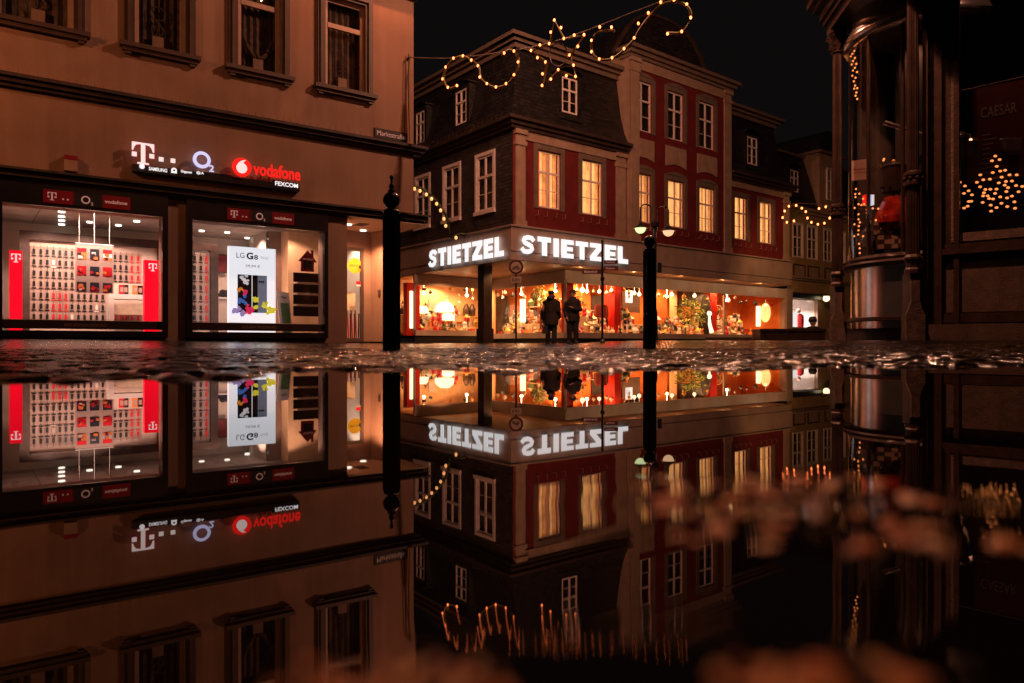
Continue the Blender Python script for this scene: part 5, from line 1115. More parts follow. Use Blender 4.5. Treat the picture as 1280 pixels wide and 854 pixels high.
# ================================================================== PEOPLE
def remesh(o, vs, sm=2):
    r_ = o.modifiers.new('Remesh', 'REMESH'); r_.mode = 'VOXEL'; r_.voxel_size = vs; r_.use_smooth_shade = True
    s_ = o.modifiers.new('Smooth', 'SMOOTH'); s_.factor = .5; s_.iterations = sm
def person(loc, face, label, coatmat, coat_len, arms, hat, seed):
    """face: yaw of the direction they look (0 = away from the camera, pi = towards it)"""
    t = thing('person', label, 'person', (loc[0], loc[1], loc[2])); o = Vector(loc); cy_, sy = math.cos(face), math.sin(face)
    def P(x, y, z): return o + Vector((x * cy_ - y * sy, x * sy + y * cy_, z))   # y = forward
    m = MB()
    for sx in (-1, 1):
        m.tube([P(sx * .09, 0, .92), P(sx * .10, .02, .50), P(sx * .11, -.01, .28), P(sx * .11, -.02, .06)], [.10, .07, .062, .045], 12)
        m.tube([P(sx * .11, -.06, .045), P(sx * .12, .05, .045), P(sx * .125, .17, .035)], [.045, .05, .035], 10)
        for k in range(len(arms[sx]) - 1):
            pass
        m.tube([P(*p) for p in arms[sx]], [.055, .05, .042, .034], 10)
        h = arms[sx][-1]; e = arms[sx][-2]; d = (Vector(h) - Vector(e)).normalized(); w_ = Vector(h)
        side = Vector((0, 1, 0)) if abs(d.y) < .7 else Vector((1, 0, 0))
        m.tube([P(*w_), P(*(w_ + d * .05)), P(*(w_ + d * .09))], [.028, .036, .03], 8)
        for k in range(4):
            s0 = w_ + d * .085 + side * (-.03 + .02 * k); m.tube([P(*s0), P(*(s0 + d * (.035 - .004 * abs(k - 1.5)))), P(*(s0 + d * .06 + Vector((-sx * .01, 0, -.004))))], [.0105, .01, .008], 6)
        s0 = w_ + d * .03 + side * .03; m.tube([P(*s0), P(*(s0 + side * .025 + d * .03)), P(*(s0 + side * .03 + d * .055))], [.012, .011, .008], 6)
    m.tube([P(0, 0, .88), P(0, 0, 1.05), P(0, -.01, 1.25), P(0, 0, 1.40), P(0, .0, 1.47)], [.12, .12, .12, .11, .06], 14)
    m.tube([P(0, 0, 1.44), P(0, .01, 1.56)], [.058, .055], 10)
    m.ball(P(0, .015, 1.635), .088, 14, 10, sz=1.3); m.ball(P(0, .085, 1.62), .02, 6, 5); m.ball(P(0, .06, 1.55), .045, 8, 6)
    for sx in (-1, 1): m.ball(P(sx * .085, 0, 1.63), .022, 6, 5)
    bd = m.build('body', 'skin', t); remesh(bd, .013)
    # trousers
    m = MB()
    for sx in (-1, 1): m.tube([P(sx * .09, 0, .95), P(sx * .10, .02, .50), P(sx * .11, -.01, .28), P(sx * .11, -.02, .07)], [.125, .092, .085, .078], 14)
    tr = m.build('trousers', 'denim', t); remesh(tr, .018)
    m = MB()
    for sx in (-1, 1): m.tube([P(sx * .11, -.075, .05), P(sx * .12, .06, .05), P(sx * .125, .19, .04)], [.056, .06, .045], 10)
    m.build('shoes', 'ink', t, smooth=True)
    # coat
    m = MB()
    secs = [(coat_len, .235, .175), (coat_len + .2, .235, .17), (1.0, .205, .155), (1.2, .225, .165), (1.36, .225, .15), (1.44, .17, .125), (1.50, .09, .10)]
    base_ = len(m.v); n = 18
    for z, a, b in secs:
        for j in range(n): an = 2 * math.pi * j / n; m.v.append(P(a * math.cos(an) * (1 + .03 * math.sin(5 * an + seed)), b * math.sin(an) * (1 + .03 * math.cos(4 * an)), z))
    for k in range(len(secs) - 1):
        for j in range(n): a = base_ + k * n; b = a + n; m.f.append((a + j, a + (j + 1) % n, b + (j + 1) % n, b + j)); m.m.append(0)
    m.f.append(tuple(base_ + j for j in range(n))[::-1]); m.m.append(0); m.f.append(tuple(base_ + (len(secs) - 1) * n + j for j in range(n))); m.m.append(0)
    for sx in (-1, 1):
        A = [Vector(p) for p in arms[sx]]; A[-1] = A[-2] + (A[-1] - A[-2]) * .9
        m.tube([P(sx * .12, 0, 1.40)] + [P(*p) for p in A], [.09, .085, .075, .068, .062], 12)
    m.ball(P(0, -.04, 1.47), .125, 12, 8, sz=.6)
    ct = m.build('coat', coatmat, t); remesh(ct, .02, 1)
    m = MB(); m.ball(P(0, .0, 1.665), .103, 14, 9, sz=1.0)
    m.v = [v for v in m.v]
    if hat == 'cap':
        m = MB(); m.lathe(P(0, 0, 1.64), [(.104, .01), (.108, .04), (.104, .085), (.07, .115), (1e-5, .12)], 14); m.tube([P(0, .09, 1.655), P(0, .16, 1.645)], [.06, .045], 8)
        m.build('cap', 'ink', t); m = MB(); m.tube([P(-.1, .02, 1.55), P(0, .11, 1.56), P(.1, .02, 1.56), P(0, -.08, 1.55)], .045, 8, closed=True); m.build('scarf', 'scarf', t, smooth=True)
        m = MB(); m.ball(P(0, -.07, 1.5), .14, 12, 8, sz=.62); m.build('fur_collar', 'ink', t, smooth=True)
    else:
        m = MB(); m.lathe(P(0, -.005, 1.655), [(.1, -.035), (.106, .02), (.092, .075), (.05, .108), (1e-5, .115)], 14); m.build('knit_hat', 'coat1', t, smooth=True)
        m = MB(); m.tube([P(-.09, .01, 1.50), P(0, .09, 1.5), P(.09, .01, 1.50), P(0, -.08, 1.5)], .04, 8, closed=True); m.build('scarf', 'ink', t, smooth=True)
    return t, P
arms1 = {-1: [(-.22, 0, 1.36), (-.29, -.02, 1.08), (-.31, .05, .90), (-.30, .09, .80)], 1: [(.22, 0, 1.36), (.27, -.03, 1.08), (.26, .08, .90), (.22, .16, .86)]}
arms2 = {-1: [(-.19, 0, 1.36), (-.26, .03, 1.10), (-.15, .17, 1.10), (-.03, .20, 1.16)], 1: [(.19, 0, 1.36), (.26, .0, 1.08), (.22, .09, .94), (.18, .13, .86)]}
p1, PP = person(((689 - CX) / FPX * 23.5, 23.5, .05), -.35, 'person in a dark parka and cap, back turned, looking into the shop window', 'coat1', .62, arms1, 'cap', 1)
p2, _ = person(((716 - CX) / FPX * 23.2, 23.2, .05), math.pi - .25, 'person in a black coat and knitted hat facing the camera, hand at chest', 'coat2', .72, arms2, 'hat', 2)
c = atd(682, 411, 23.3); t = thing('handbag', 'small black bag held low beside the person in the parka', 'bag', (c.x, c.y, c.z - .15))
m = MB(); m.hexa([(c.x - .14, c.y - .05, c.z - .16), (c.x + .04, c.y - .05, c.z - .16), (c.x + .04, c.y + .05, c.z - .16), (c.x - .14, c.y + .05, c.z - .16), (c.x - .06, c.y - .03, c.z + .1), (c.x + .07, c.y - .03, c.z + .1), (c.x + .07, c.y + .03, c.z + .1), (c.x - .06, c.y + .03, c.z + .1)]); m.build('body', 'ink', t)
m = MB(); m.tube([(c.x - .04, c.y, c.z + .1), (c.x + .0, c.y, c.z + .26), (c.x + .05, c.y, c.z + .1)], .012, 6); m.build('handle', 'ink', t)
# head of someone behind the trough
D = 24.0
c = atd(1016, 404, D); pt_ = thing('person', 'dark clothed person behind the long trough, head and shoulders showing', 'person', (c.x, c.y, .05))
m = MB(); m.ball(c + Vector((0, 0, .06)), .12, 12, 8, sz=1.2); m.ball(c + Vector((0, -.09, .06)), .025, 6, 5); m.tube([c + Vector((0, 0, -.05)), c + Vector((0, 0, -.15))], [.06, .07], 8); m.tube([c + Vector((0, 0, -.12)), c + Vector((0, 0, -.25)), Vector((c.x, c.y, .05))], [.12, .3, .28], 12)
b = m.build('body', 'skin', pt_); remesh(b, .02)
m = MB(); m.tube([c + Vector((0, 0, -.11)), c + Vector((0, 0, -.24)), c + Vector((0, 0, -.5)), Vector((c.x, c.y, .06))], [.14, .33, .36, .3], 14); m.build('coat', 'ink', pt_, smooth=True)
m = MB(); m.lathe(c + Vector((0, .01, .1)), [(.135, -.06), (.14, .02), (.10, .11), (1e-5, .13)], 12); m.build('hair', 'ink', pt_, smooth=True)

# ================================================================== GARLANDS
FW = Fac(((517 - CX) / FPX * 16.4, 16.4), (1.0, -.42))
def strand(F, pts, r, mt, name, par, sub=3, o=0):
    P = [F.P(*F.px(x, y, o), o) for x, y in pts]; Q = []
    for k in range(len(P) - 1):
        a = P[max(0, k - 1)]; b = P[k]; c = P[k + 1]; d = P[min(len(P) - 1, k + 2)]
        for j in range(sub):
            u = j / sub; Q.append(.5 * ((2 * b) + (c - a) * u + (2 * a - 5 * b + 4 * c - d) * u * u + (3 * b - a - 3 * c + d) * u ** 3))
    Q.append(P[-1]); m = MB(); m.tube(Q, r, 6); return m.build(name, mt, par)
def bulbs(F, pts, par, r, mt='bulb', o=-.02):
    for x, y in pts:
        c = F.P(*F.px(x, y, o), -o); m = MB(); m.ball(c, r, 8, 6, sz=1.25); m.build('bulb', mt, par, smooth=True, calc=False)
def z5(L): return [(500 + x / 4.27, y / 4.27) for x, y in L]
def z8(L): return [(740 + x / 3.88, y / 3.88) for x, y in L]
wr = strand(FW, [(513, 72), (560, 73), (610, 68), (665, 59), (700, 50), (742, 35), (790, 16), (850, -8), (960, -60)], .012, 'wire', 'garland_wire', None, 4); tag(wr, 'sagging wire carrying the star garland from the buff house corner', 'wire')
Lp = z5([(308, 460), (260, 470), (232, 425), (248, 362), (290, 315), (340, 302), (385, 325), (420, 355), (430, 415), (468, 450), (516, 468), (570, 450), (612, 403), (634, 335), (612, 277), (575, 270), (545, 300)])
t = thing('swirl_garland', 'S-shaped lit fir garland left of the star on the wire', 'garland', FW.P(*FW.px(600, 110), 0)); strand(FW, Lp, .028, 'gwire', 'fir_strand', t)
bulbs(FW, z5([(290, 315), (340, 302), (385, 325), (420, 355), (430, 415), (468, 450), (516, 468), (570, 450), (612, 403), (634, 335), (612, 277), (560, 287), (248, 362), (232, 425), (260, 470), (308, 460)]), t, .024)
Sp = z5([(827, 112), (878, 210), (985, 190), (908, 298), (940, 412), (848, 376), (762, 460), (785, 335), (703, 274), (800, 237)])
t = thing('star_garland', 'five-pointed lit star hanging from the wire', 'garland', FW.P(*FW.px(695, 108), 0))
m = MB(); m.tube([FW.P(*FW.px(x, y), 0) for x, y in Sp], .03, 6, closed=True); m.build('fir_strand', 'gwire', t)
m = MB(); cx_, cy2 = 500 + 845 / 4.27, 292 / 4.27; m.tube([FW.P(*FW.px(cx_ + 11.2 * math.cos(a), cy2 + 14.5 * math.sin(a)), 0) for a in [k * .3307 for k in range(19)]], .012, 6, closed=True); m.build('ring', 'wire', t)
bulbs(FW, z5([(827, 112), (862, 152), (878, 210), (933, 192), (985, 190), (952, 252), (908, 298), (929, 352), (940, 412), (891, 408), (848, 376), (808, 426), (762, 460), (764, 398), (780, 335), (737, 312), (703, 274), (750, 244), (800, 237), (808, 176)]), t, .024)
Rp = z8([(110, 150), (60, 150), (20, 165), (0, 205), (0, 255), (38, 290), (100, 284), (158, 240), (207, 188), (227, 150), (275, 85), (335, 25), (400, 8), (461, 30), (480, 90), (437, 157), (368, 160)])
t = thing('swirl_garland', 'S-shaped lit fir garland right of the star on the wire', 'garland', FW.P(*FW.px(800, 60), 0)); strand(FW, Rp, .028, 'gwire', 'fir_strand', t)
bulbs(FW, z8([(335, 15), (275, 67), (227, 118), (207, 188), (158, 240), (100, 284), (38, 290), (0, 255), (0, 200), (40, 135), (97, 136), (400, 5), (461, 25), (480, 90), (437, 157), (368, 168)]), t, .024)
# arch garland by the gable
FA = Fac(((517 - CX) / FPX * 17.4, 17.4), (1, .15))
def z6(L): return [(500 + x / 6.1, 180 + y / 6.1) for x, y in L]
t = thing('arch_garland', 'thick green garland with warm bulbs arching from the gable of the buff house', 'garland', FA.P(*FA.px(562, 297), 0))
ap = z6([(95, 330), (150, 335), (215, 375), (265, 425), (310, 485), (350, 545), (368, 600), (372, 650), (385, 705), (420, 700), (460, 690), (500, 695)])
st = strand(FA, ap, .035, 'green', 'fir_strand', t, 4)
m = MB(); P = [FA.P(*FA.px(x, y), 0) for x, y in ap]
for k in range(len(P) - 1):
    for j in range(34):
        c = P[k].lerp(P[k + 1], random.random()); d = Vector((random.gauss(0, 1), random.gauss(0, 1), random.gauss(0, 1))).normalized(); s_ = d.cross(Vector((.3, .5, .8))).normalized() * .012; m.face([c - s_, c + d * .11, c + s_])
m.build('needles', 'green', t, calc=False)
bulbs(FA, z6([(110, 350), (152, 365), (200, 392), (240, 425), (278, 463), (308, 513), (333, 577), (347, 630), (425, 720)]), t, .036, 'bulb_w', -.05)
# far garland over the lane
FB = Fac(((985 - CX) / FPX * 27, 27), (1, -.1))
def z4(L): return [(920 + x / 2.846, 150 + y / 2.846) for x, y in L]
t = thing('swirl_garland', 'small lit fir garland hanging across the lane before the ochre house', 'garland', FB.P(*FB.px(1010, 285), 0))
strand(FB, z4([(213, 305), (187, 308), (172, 325), (165, 348), (180, 365), (205, 360), (215, 330), (240, 318), (247, 335), (253, 350), (267, 365), (290, 372), (313, 368), (332, 350), (338, 325), (318, 310), (294, 316)]), .028, 'green', 'fir_strand', t)
bulbs(FB, z4([(172, 325), (187, 308), (213, 305), (233, 315), (247, 327), (253, 350), (267, 365), (290, 372), (313, 368), (332, 350), (335, 325), (318, 310), (294, 316), (205, 360), (180, 365), (165, 348)]), t, .036)
strand(FB, [(976, 258), (1000, 254), (1045, 258)], .012, 'wire', 'wire', t)
# ================================================================== CAFE (right)
bc = thing('cafe_house', 'dark cast-iron fronted cafe with a round corner bay and brown panelled side at the right', 'building', (5.2, 8.6, .05))
VD = Vector((.1333, .9911, 0)); VN = Vector((-.9911, .1333, 0))
K2 = Vector((.5617 * 7.6, 7.6, 0)); K1 = Vector((.4558 * 9.4, 9.4, 0))
def column(K, capital, lab):
    m = MB(); m.lathe(K, [(.085, .80), (.085, .84), (.07, .86), (.072, .93), (.09, .95), (.09, .97), (.07, 1.0)], 8)
    m.lathe(K, [(.068, 1.0), (.068, 1.72)], 32, flute=1, amp=.16)
    m.lathe(K, [(.068, 1.72), (.09, 1.74), (.09, 1.77), (.07, 1.79), (.07, 1.82), (.09, 1.84), (.088, 1.87), (.062, 1.89)], 16)
    for k in range(8): a = k * math.pi / 4; m.ball(K + Vector((.085 * math.cos(a), .085 * math.sin(a), 1.805)), .022, 6, 4)
    m.lathe(K, [(.06, 1.89), (.056, 3.86)], 32, flute=1, amp=.16); m.lathe(K, [(.056, 3.86), (.075, 3.88), (.06, 3.9), (.065, 3.94), (.095, 4.02), (.07, 4.03), (.11, 4.1), (.125, 4.13), (.125, 4.17)], 16)
    for k in range(8):
        a = k * math.pi / 4
        for zz, rr in ((3.97, .085), (4.08, .11)): m.tube([K + Vector((rr * .75 * math.cos(a), rr * .75 * math.sin(a), zz - .05)), K + Vector((rr * 1.05 * math.cos(a), rr * 1.05 * math.sin(a), zz)), K + Vector((rr * 1.25 * math.cos(a), rr * 1.25 * math.sin(a), zz - .015))], [.022, .016, .012], 5)
    c = m.build('column', 'darkmetal', bc)
    # pedestal: bottle-shaped cheek on a dark block
    m = MB(); r_ = Vector((VD.x, VD.y, 0)); FK = Fac((K.x - .02, K.y - .11), (1.0, -.25))
    m2 = [( -.10, .0), (.08, .0), (.08, .36), (.055, .42), (.03, .50), (.03, .72), (-.05, .72), (-.05, .50), (-.075, .42), (-.10, .36)]
    m.fpoly(FK, m2, -.05, .0); m.build('pedestal_cheek', 'pedestal', c)
    m = MB(); m.box(K.x - .06, K.x + .10, K.y - .05, K.y + .12, .0, .34); m.box(K.x - .05, K.x + .08, K.y - .04, K.y + .11, .34, .80); m.build('pedestal', 'darkmetal', c)
column(K1, True, ''); column(K2, False, '')
# entablature along the columns
m = MB()
def ent(x_off0, x_off1, z0, z1, l0=-2.2, l1=.35, mt=0):
    A = K1 + VD * l1; B = K1 + VD * (l0 - 1.5); p = lambda K, o, z: Vector((K.x + VN.x * o, K.y + VN.y * o, z))
    m.hexa([p(A, x_off0, z0), p(B, x_off0, z0), p(B, x_off1, z0), p(A, x_off1, z0), p(A, x_off0, z1), p(B, x_off0, z1), p(B, x_off1, z1), p(A, x_off1, z1)], mt)
ent(-.6, .10, 4.18, 4.30, l1=.12); ent(-.6, .14, 4.30, 4.38, l1=.16); ent(-.6, .17, 4.38, 4.52, l1=.2); ent(-.6, .24, 4.52, 4.60, l1=.27); ent(-.6, .30, 4.60, 4.68, l1=.33); ent(-.6, .05, 4.68, 5.6, l1=.1)
m.build('entablature', 'darkmetal', bc)
m = MB(); Kc = K1 + VD * .22 + VN * .19
for s_, zc_ in ((1, 4.85), (-1, 5.12)):
    m.tube([Kc + Vector((0, 0, zc_)) + VN * (.02 + (.16 - .014 * k) * math.cos(k * .55)) + Vector((0, 0, (.16 - .014 * k) * math.sin(k * .55) * s_)) for k in range(11)], [.03 - .0015 * k for k in range(11)], 7)
m.tube([Kc + Vector((0, 0, 4.7)) + VN * .05, Kc + Vector((0, 0, 4.78)) + VN * .26, Kc + Vector((0, 0, 4.95)) + VN * .18, Kc + Vector((0, 0, 5.3)) + VN * .02], [.035, .045, .04, .03], 8)
m.build('scroll_ornament', 'pedestal', bc)
# round bay
BC = Vector((5.12, 8.9, 0)); BR = .86; A0, A1 = R(120), R(290)
def ring(r0, r1, z0, z1, name, mt, par=bc, smooth=False, seg=48):
    m = MB(); m.lathe(BC, [(r0, z0), (r1, z0), (r1, z1), (r0, z1)], seg, a0=A0, a1=A1); return m.build(name, mt, par, smooth=smooth)
m = MB(); m.lathe(BC, [(BR - .05, .24), (BR - .05, .98)], 64, a0=A0, a1=A1); m.build('apron', 'copper', bc, smooth=True)
m = MB()
m.lathe(BC, [(BR - .06, .98), (BR + .03, .99), (BR + .06, 1.02), (BR + .03, 1.05), (BR + .04, 1.08), (BR - .01, 1.12), (BR - .1, 1.13)], 64, a0=A0, a1=A1)
m.lathe(BC, [(BR - .08, .32), (BR + .03, .33), (BR + .03, .37), (BR - .08, .38)], 64, a0=A0, a1=A1); m.build('bay_moulding', 'darkmetal', bc)
m = MB(); m.lathe(BC, [(BR - .02, 1.12), (BR - .02, 3.86)], 64, a0=A0, a1=A1); m.build('bay_pane', 'glass_dark', bc, smooth=True, calc=False)
m = MB(); m.lathe(BC, [(BR - .05, 3.78), (BR + .02, 3.80), (BR + .05, 3.85), (BR + .02, 3.90), (BR + .0, 3.95), (BR - .03, 4.02), (BR - .03, 4.7)], 64, a0=A0, a1=A1); m.build('bay_drum', 'copper', bc, smooth=True)
m = MB()
for a in (R(196), R(226), R(262)):
    m.tube([BC + Vector(((BR - .04) * math.cos(a), (BR - .04) * math.sin(a), z)) for z in (1.12, 2.4, 3.86)], .022, 6)
m.build('bay_mullion', 'darkmetal', bc)
m = MB(); m.lathe(BC, [(BR - .06, 1.10), (1e-5, 1.10)], 48, a0=A0, a1=A1); m.lathe(BC, [(.30, 1.1), (.30, 3.9)], 20, a0=R(60), a1=R(330)); m.face([BC + Vector((0, .86, 1.1)), BC + Vector((1.5, .86, 1.1)), BC + Vector((1.5, .86, 3.9)), BC + Vector((0, .86, 3.9))]); m.face([BC + Vector((-.55, .55, 1.1)), BC + Vector((.3, .3, 1.1)), BC + Vector((.3, .3, 3.9)), BC + Vector((-.55, .55, 3.9))])
m.build('bay_interior', 'dim_room', bc, calc=False)
m = MB(); m.face([(4.40, 9.35, 3.84), (4.4, 8.0, 3.84), (6.4, 8.0, 3.84), (6.4, 9.8, 3.84)]); m.build('bay_ceiling', 'curtain', bc, calc=False)
m = MB(); a = R(236); b = R(300)
m.tube([BC + Vector((.70 * math.cos(R(205)), .70 * math.sin(R(205)), 2.72)), BC + Vector((.55 * math.cos(R(290)), .55 * math.sin(R(290)), 2.35))], .03, 8); m.build('inner_rail', 'copper', bc)
m = MB(); c = BC + Vector((.62 * math.cos(R(250)), .62 * math.sin(R(250)), 0)); m.box(c.x - .04, c.x + .04, c.y - .03, c.y + .03, 1.1, 2.45); m.build('inner_post', 'tan', bc)
# platform and main walls
m = MB(); m.prism([Vector((4.97, 11.2, .27)), Vector((4.58, 8.75, .27)), Vector((4.66, 8.1, .27)), Vector((5.2, 7.7, .27)), Vector((7.5, 7.7, .27)), Vector((7.5, 11.2, .27))], Vector((0, 0, -.35))); pf = m.build('step', 'brownstone', bc)
m = MB(); m.prism([Vector((4.94, 11.22, .30)), Vector((4.54, 8.74, .30)), Vector((4.62, 8.06, .30)), Vector((5.2, 7.66, .30)), Vector((7.5, 7.66, .30)), Vector((7.5, 11.2, .30))], Vector((0, 0, -.028))); m.build('step_edge', 'pedestal', pf)
FQ = Fac((4.44, 7.72), (.759, -.651))
tw = FQ.t(1189); zs_ = FQ.z(1230, 300); zw = FQ.z(1230, 309)
m = MB(); wallholes(m, FQ, .0, 4, .0, 6, [(tw, 4, zs_, 4.9)], 0, .12)
m.face([FQ.P(0, 0, 0), FQ.P(0, 6, 0), FQ.P(0, 6, -1.2), FQ.P(0, 0, -1.2)]); m.build('wall', 'darkmetal', bc, calc=False)
ta = FQ.t(1183, .03); m = MB(); m.fb(FQ, ta, 4, FQ.z(1230, 390), zw - .06, -.01, .03); m.build('apron_panel', 'brownstone', bc)
m = MB(); m.fb(FQ, ta - .03, 4, zw - .06, zw + .0, -.01, .09); m.fb(FQ, ta - .01, 4, zw, zw + .05, -.01, .06); m.fb(FQ, ta - .02, 4, FQ.z(1230, 403), FQ.z(1230, 391), -.01, .05); m.build('sill_moulding', 'darkmetal', bc)
m = MB(); m.fb(FQ, .0, 4, -.1, FQ.z(1230, 405), -.02, .16); m.build('plinth', 'brownstone', bc)
m = MB(); m.fb(FQ, tw, 4, zs_, zs_ + .09, -.08, .02); m.fb(FQ, tw, tw + .03, zs_ + .09, 4.9, -.08, .02); fr_ = m.build('cafe_window', 'pedestal', bc)
m = MB(); m.face([FQ.P(tw, zs_, -.02), FQ.P(4, zs_, -.02), FQ.P(4, 4.9, -.02), FQ.P(tw, 4.9, -.02)]); m.build('pane', 'glass_dark', fr_, calc=False)
for tp, w_, o_ in ((.02, .05, .10), (.12, .07, .06), (.30, .05, .07)):
    m = MB(); m.fb(FQ, tp, tp + w_, .15, 6, -.01, o_); m.build('pilaster', 'darkmetal', bc)
room(FQ, tw - .2, 4.2, zs_ - .0, 5.0, -.13, -2.4, bc, wall='dim_room', ceil='dim_room', floor='dim_room')
down(FQ.P(.7, 4.6, -.3), 40, (1, .45, .28), 110, name='cafe_lamp'); down(BC + Vector((-.35, -.35, 3.8)), 34, (1, .45, .25), 110, name='cafe_lamp')  # added fill spots without fixtures, so the cafe contents show
m = MB(); m.tube([FQ.P(tw, FQ.z(1189, 116, -.6), -.6), FQ.P(2.5, FQ.z(1280, 90, -.6), -.6)], .006, 5); tag(m.build('display_rail', 'tan'), 'thin rail across the upper part of the cafe window', 'rail')
# urns
def urn(F, x, y0, y1, o, wpx, label, extra=True, mt='copper', center=None):
    if center is None: tt = F.t(x, o); zb, zt = F.z(x, y1, o), F.z(x, y0, o); c = F.P(tt, zb, o)
    else: c, zb, zt = center
    h = zt - zb; r_ = wpx; t = thing('coffee_urn', label, 'urn', c)
    m = MB(); m.lathe(c, [(r_, 0), (r_, h * .80), (r_ * 1.08, h * .81), (r_ * 1.08, h * .84), (r_ * .9, h * .9), (r_ * .4, h * .96), (1e-5, h * .97)], 20); m.build('body', mt, t, smooth=False)
    m = MB(); m.ball(c + Vector((0, 0, h)), r_ * .2, 8, 6); m.tube([c + Vector((-r_ * 1.15, 0, h * .82)), c + Vector((-r_ * 1.3, 0, h * .9))], .012, 5); m.build('knob', 'gold', t)
    m = MB(); m.tube([c + Vector((-r_, -.02, h * .12)), c + Vector((-r_ * 1.4, -.05, h * .12))], .014, 6); m.build('tap', mt, t)
urn(FQ, 1198, 162, 226, -.5, .10, 'tall shiny coffee urn at the left edge of the cafe window'); urn(FQ, 1212, 170, 226, -.7, .10, 'second coffee urn, half behind the small dark board in the cafe window')
m = MB(); m.fb(FQ, FQ.t(1207, -.35), FQ.t(1228, -.35), FQ.z(1218, 226, -.35), FQ.z(1218, 192, -.35), -.37, -.35); tag(m.build('menu_board', 'brown'), 'small dark board before the urns in the cafe window', 'board')
m = MB(); zz = FQ.z(1230, 227, -.5); m.fb(FQ, tw, 2.5, zz - .03, zz, -.9, -.3); tag(m.build('glass_shelf', 'darkmetal'), 'shelf carrying the urns in the cafe window', 'shelf')
o = -.8; T_ = lambda x: FQ.t(x, o); Z = lambda y: FQ.z(1250, y, o)
M['posterred'] = mat('maroon_poster_print', (.14, .014, .012), .5, .3, 4)
t = thing('cafe_poster', 'maroon CAESAR poster with a coffee cup hanging in the cafe window', 'poster', FQ.P(T_(1250), Z(226), o))
m = MB(); m.fb(FQ, T_(1216), T_(1300), Z(226), Z(105), o - .03, o); m.build('sheet', 'posterred', t)
m = MB(); ftext(m, FQ, 'CAESAR', T_(1226), T_(1271), Z(144), Z(131), o + .005, .0)
for k in range(9): m.fb(FQ, T_(1228), T_(1228 + random.choice((10, 14, 18))), Z(166.5 + 6 * k), Z(165.5 + 6 * k), o, o + .004)
m.build('lettering', 'poster_text', t, calc=False)
m = MB(); m.lathe(FQ.P(T_(1268), Z(197), o + .03), [(.07, 0), (.13, .05), (.16, .17), (.15, .18)], 16, sy=.15); m.tube([FQ.P(T_(1259) + .05 * math.cos(a), Z(184) + .05 * math.sin(a), o + .02) for a in [k * .7 for k in range(9)]], .012, 5); m.build('cup_picture', 'pack', t)
# bulbs inside the cafe window stand in for a tree's reflected lights
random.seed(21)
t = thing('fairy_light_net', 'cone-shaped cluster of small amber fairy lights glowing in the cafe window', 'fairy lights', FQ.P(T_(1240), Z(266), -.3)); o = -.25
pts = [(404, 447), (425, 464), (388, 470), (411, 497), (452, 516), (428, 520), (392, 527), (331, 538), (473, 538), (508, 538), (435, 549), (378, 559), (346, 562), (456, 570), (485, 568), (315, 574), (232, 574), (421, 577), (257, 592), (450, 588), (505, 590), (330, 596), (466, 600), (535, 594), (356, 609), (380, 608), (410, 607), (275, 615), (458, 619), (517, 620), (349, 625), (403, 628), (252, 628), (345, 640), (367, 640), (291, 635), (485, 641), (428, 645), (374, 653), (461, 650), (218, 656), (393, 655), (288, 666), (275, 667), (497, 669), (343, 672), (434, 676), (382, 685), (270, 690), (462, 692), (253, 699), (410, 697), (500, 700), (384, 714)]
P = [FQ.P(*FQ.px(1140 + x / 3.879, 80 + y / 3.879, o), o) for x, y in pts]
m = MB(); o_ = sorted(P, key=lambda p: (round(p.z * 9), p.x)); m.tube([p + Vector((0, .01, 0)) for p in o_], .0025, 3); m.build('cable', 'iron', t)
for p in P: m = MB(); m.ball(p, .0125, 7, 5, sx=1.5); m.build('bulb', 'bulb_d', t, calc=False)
# things inside the round bay
def bpt(x, y, dd):
    """point dd metres behind the curved glass"""
    k = (x - CX) / FPX; a_ = k * k + 1; b_ = -2 * (k * BC.x + BC.y); c_ = BC.x ** 2 + BC.y ** 2 - (BR - .02) ** 2; D_ = max(0, b_ * b_ - 4 * a_ * c_)
    return atd(x, y, (-b_ - math.sqrt(D_)) / (2 * a_) + dd)
c = bpt(1074, 213, .1); t = thing('hanging_notice', 'white notice with red lettering hanging in the round bay window', 'notice', c)
FN = Fac((c.x, c.y), (1, -.6)); m = MB(); m.fb(FN, -.085, .085, c.z - .12, c.z + .13, -.005, 0); m.build('card', 'pack', t); m = MB(); ftext(m, FN, 'öffnungszeiten', -.07, .07, c.z - .01, c.z + .03, .003); m.fb(FN, -.07, .07, c.z - .03, c.z - .025, 0, .002); m.build('lettering', 'plate_red', t, calc=False)
c = bpt(1117, 240, .36); urn(None, 0, 0, 0, 0, .13, 'dark coffee urn standing on the red lantern in the round bay', center=(c, c.z, c.z + .37), mt='darkmetal')
c = bpt(1118, 272, .34); t = thing('red_lantern', 'glowing red glass lantern shade in the round bay window', 'lantern', c - Vector((0, 0, .07)))
m = MB(); m.lathe(c, [(.235, -.07), (.22, .0), (.17, .15), (.12, .24), (.1, .25)], 14); M['redglow'] = mat('red_glass', (.22, .012, .006), .12, .75, 9, emit=(.3, .01, .003), estr=.22); m.build('shade', 'redglow', t)
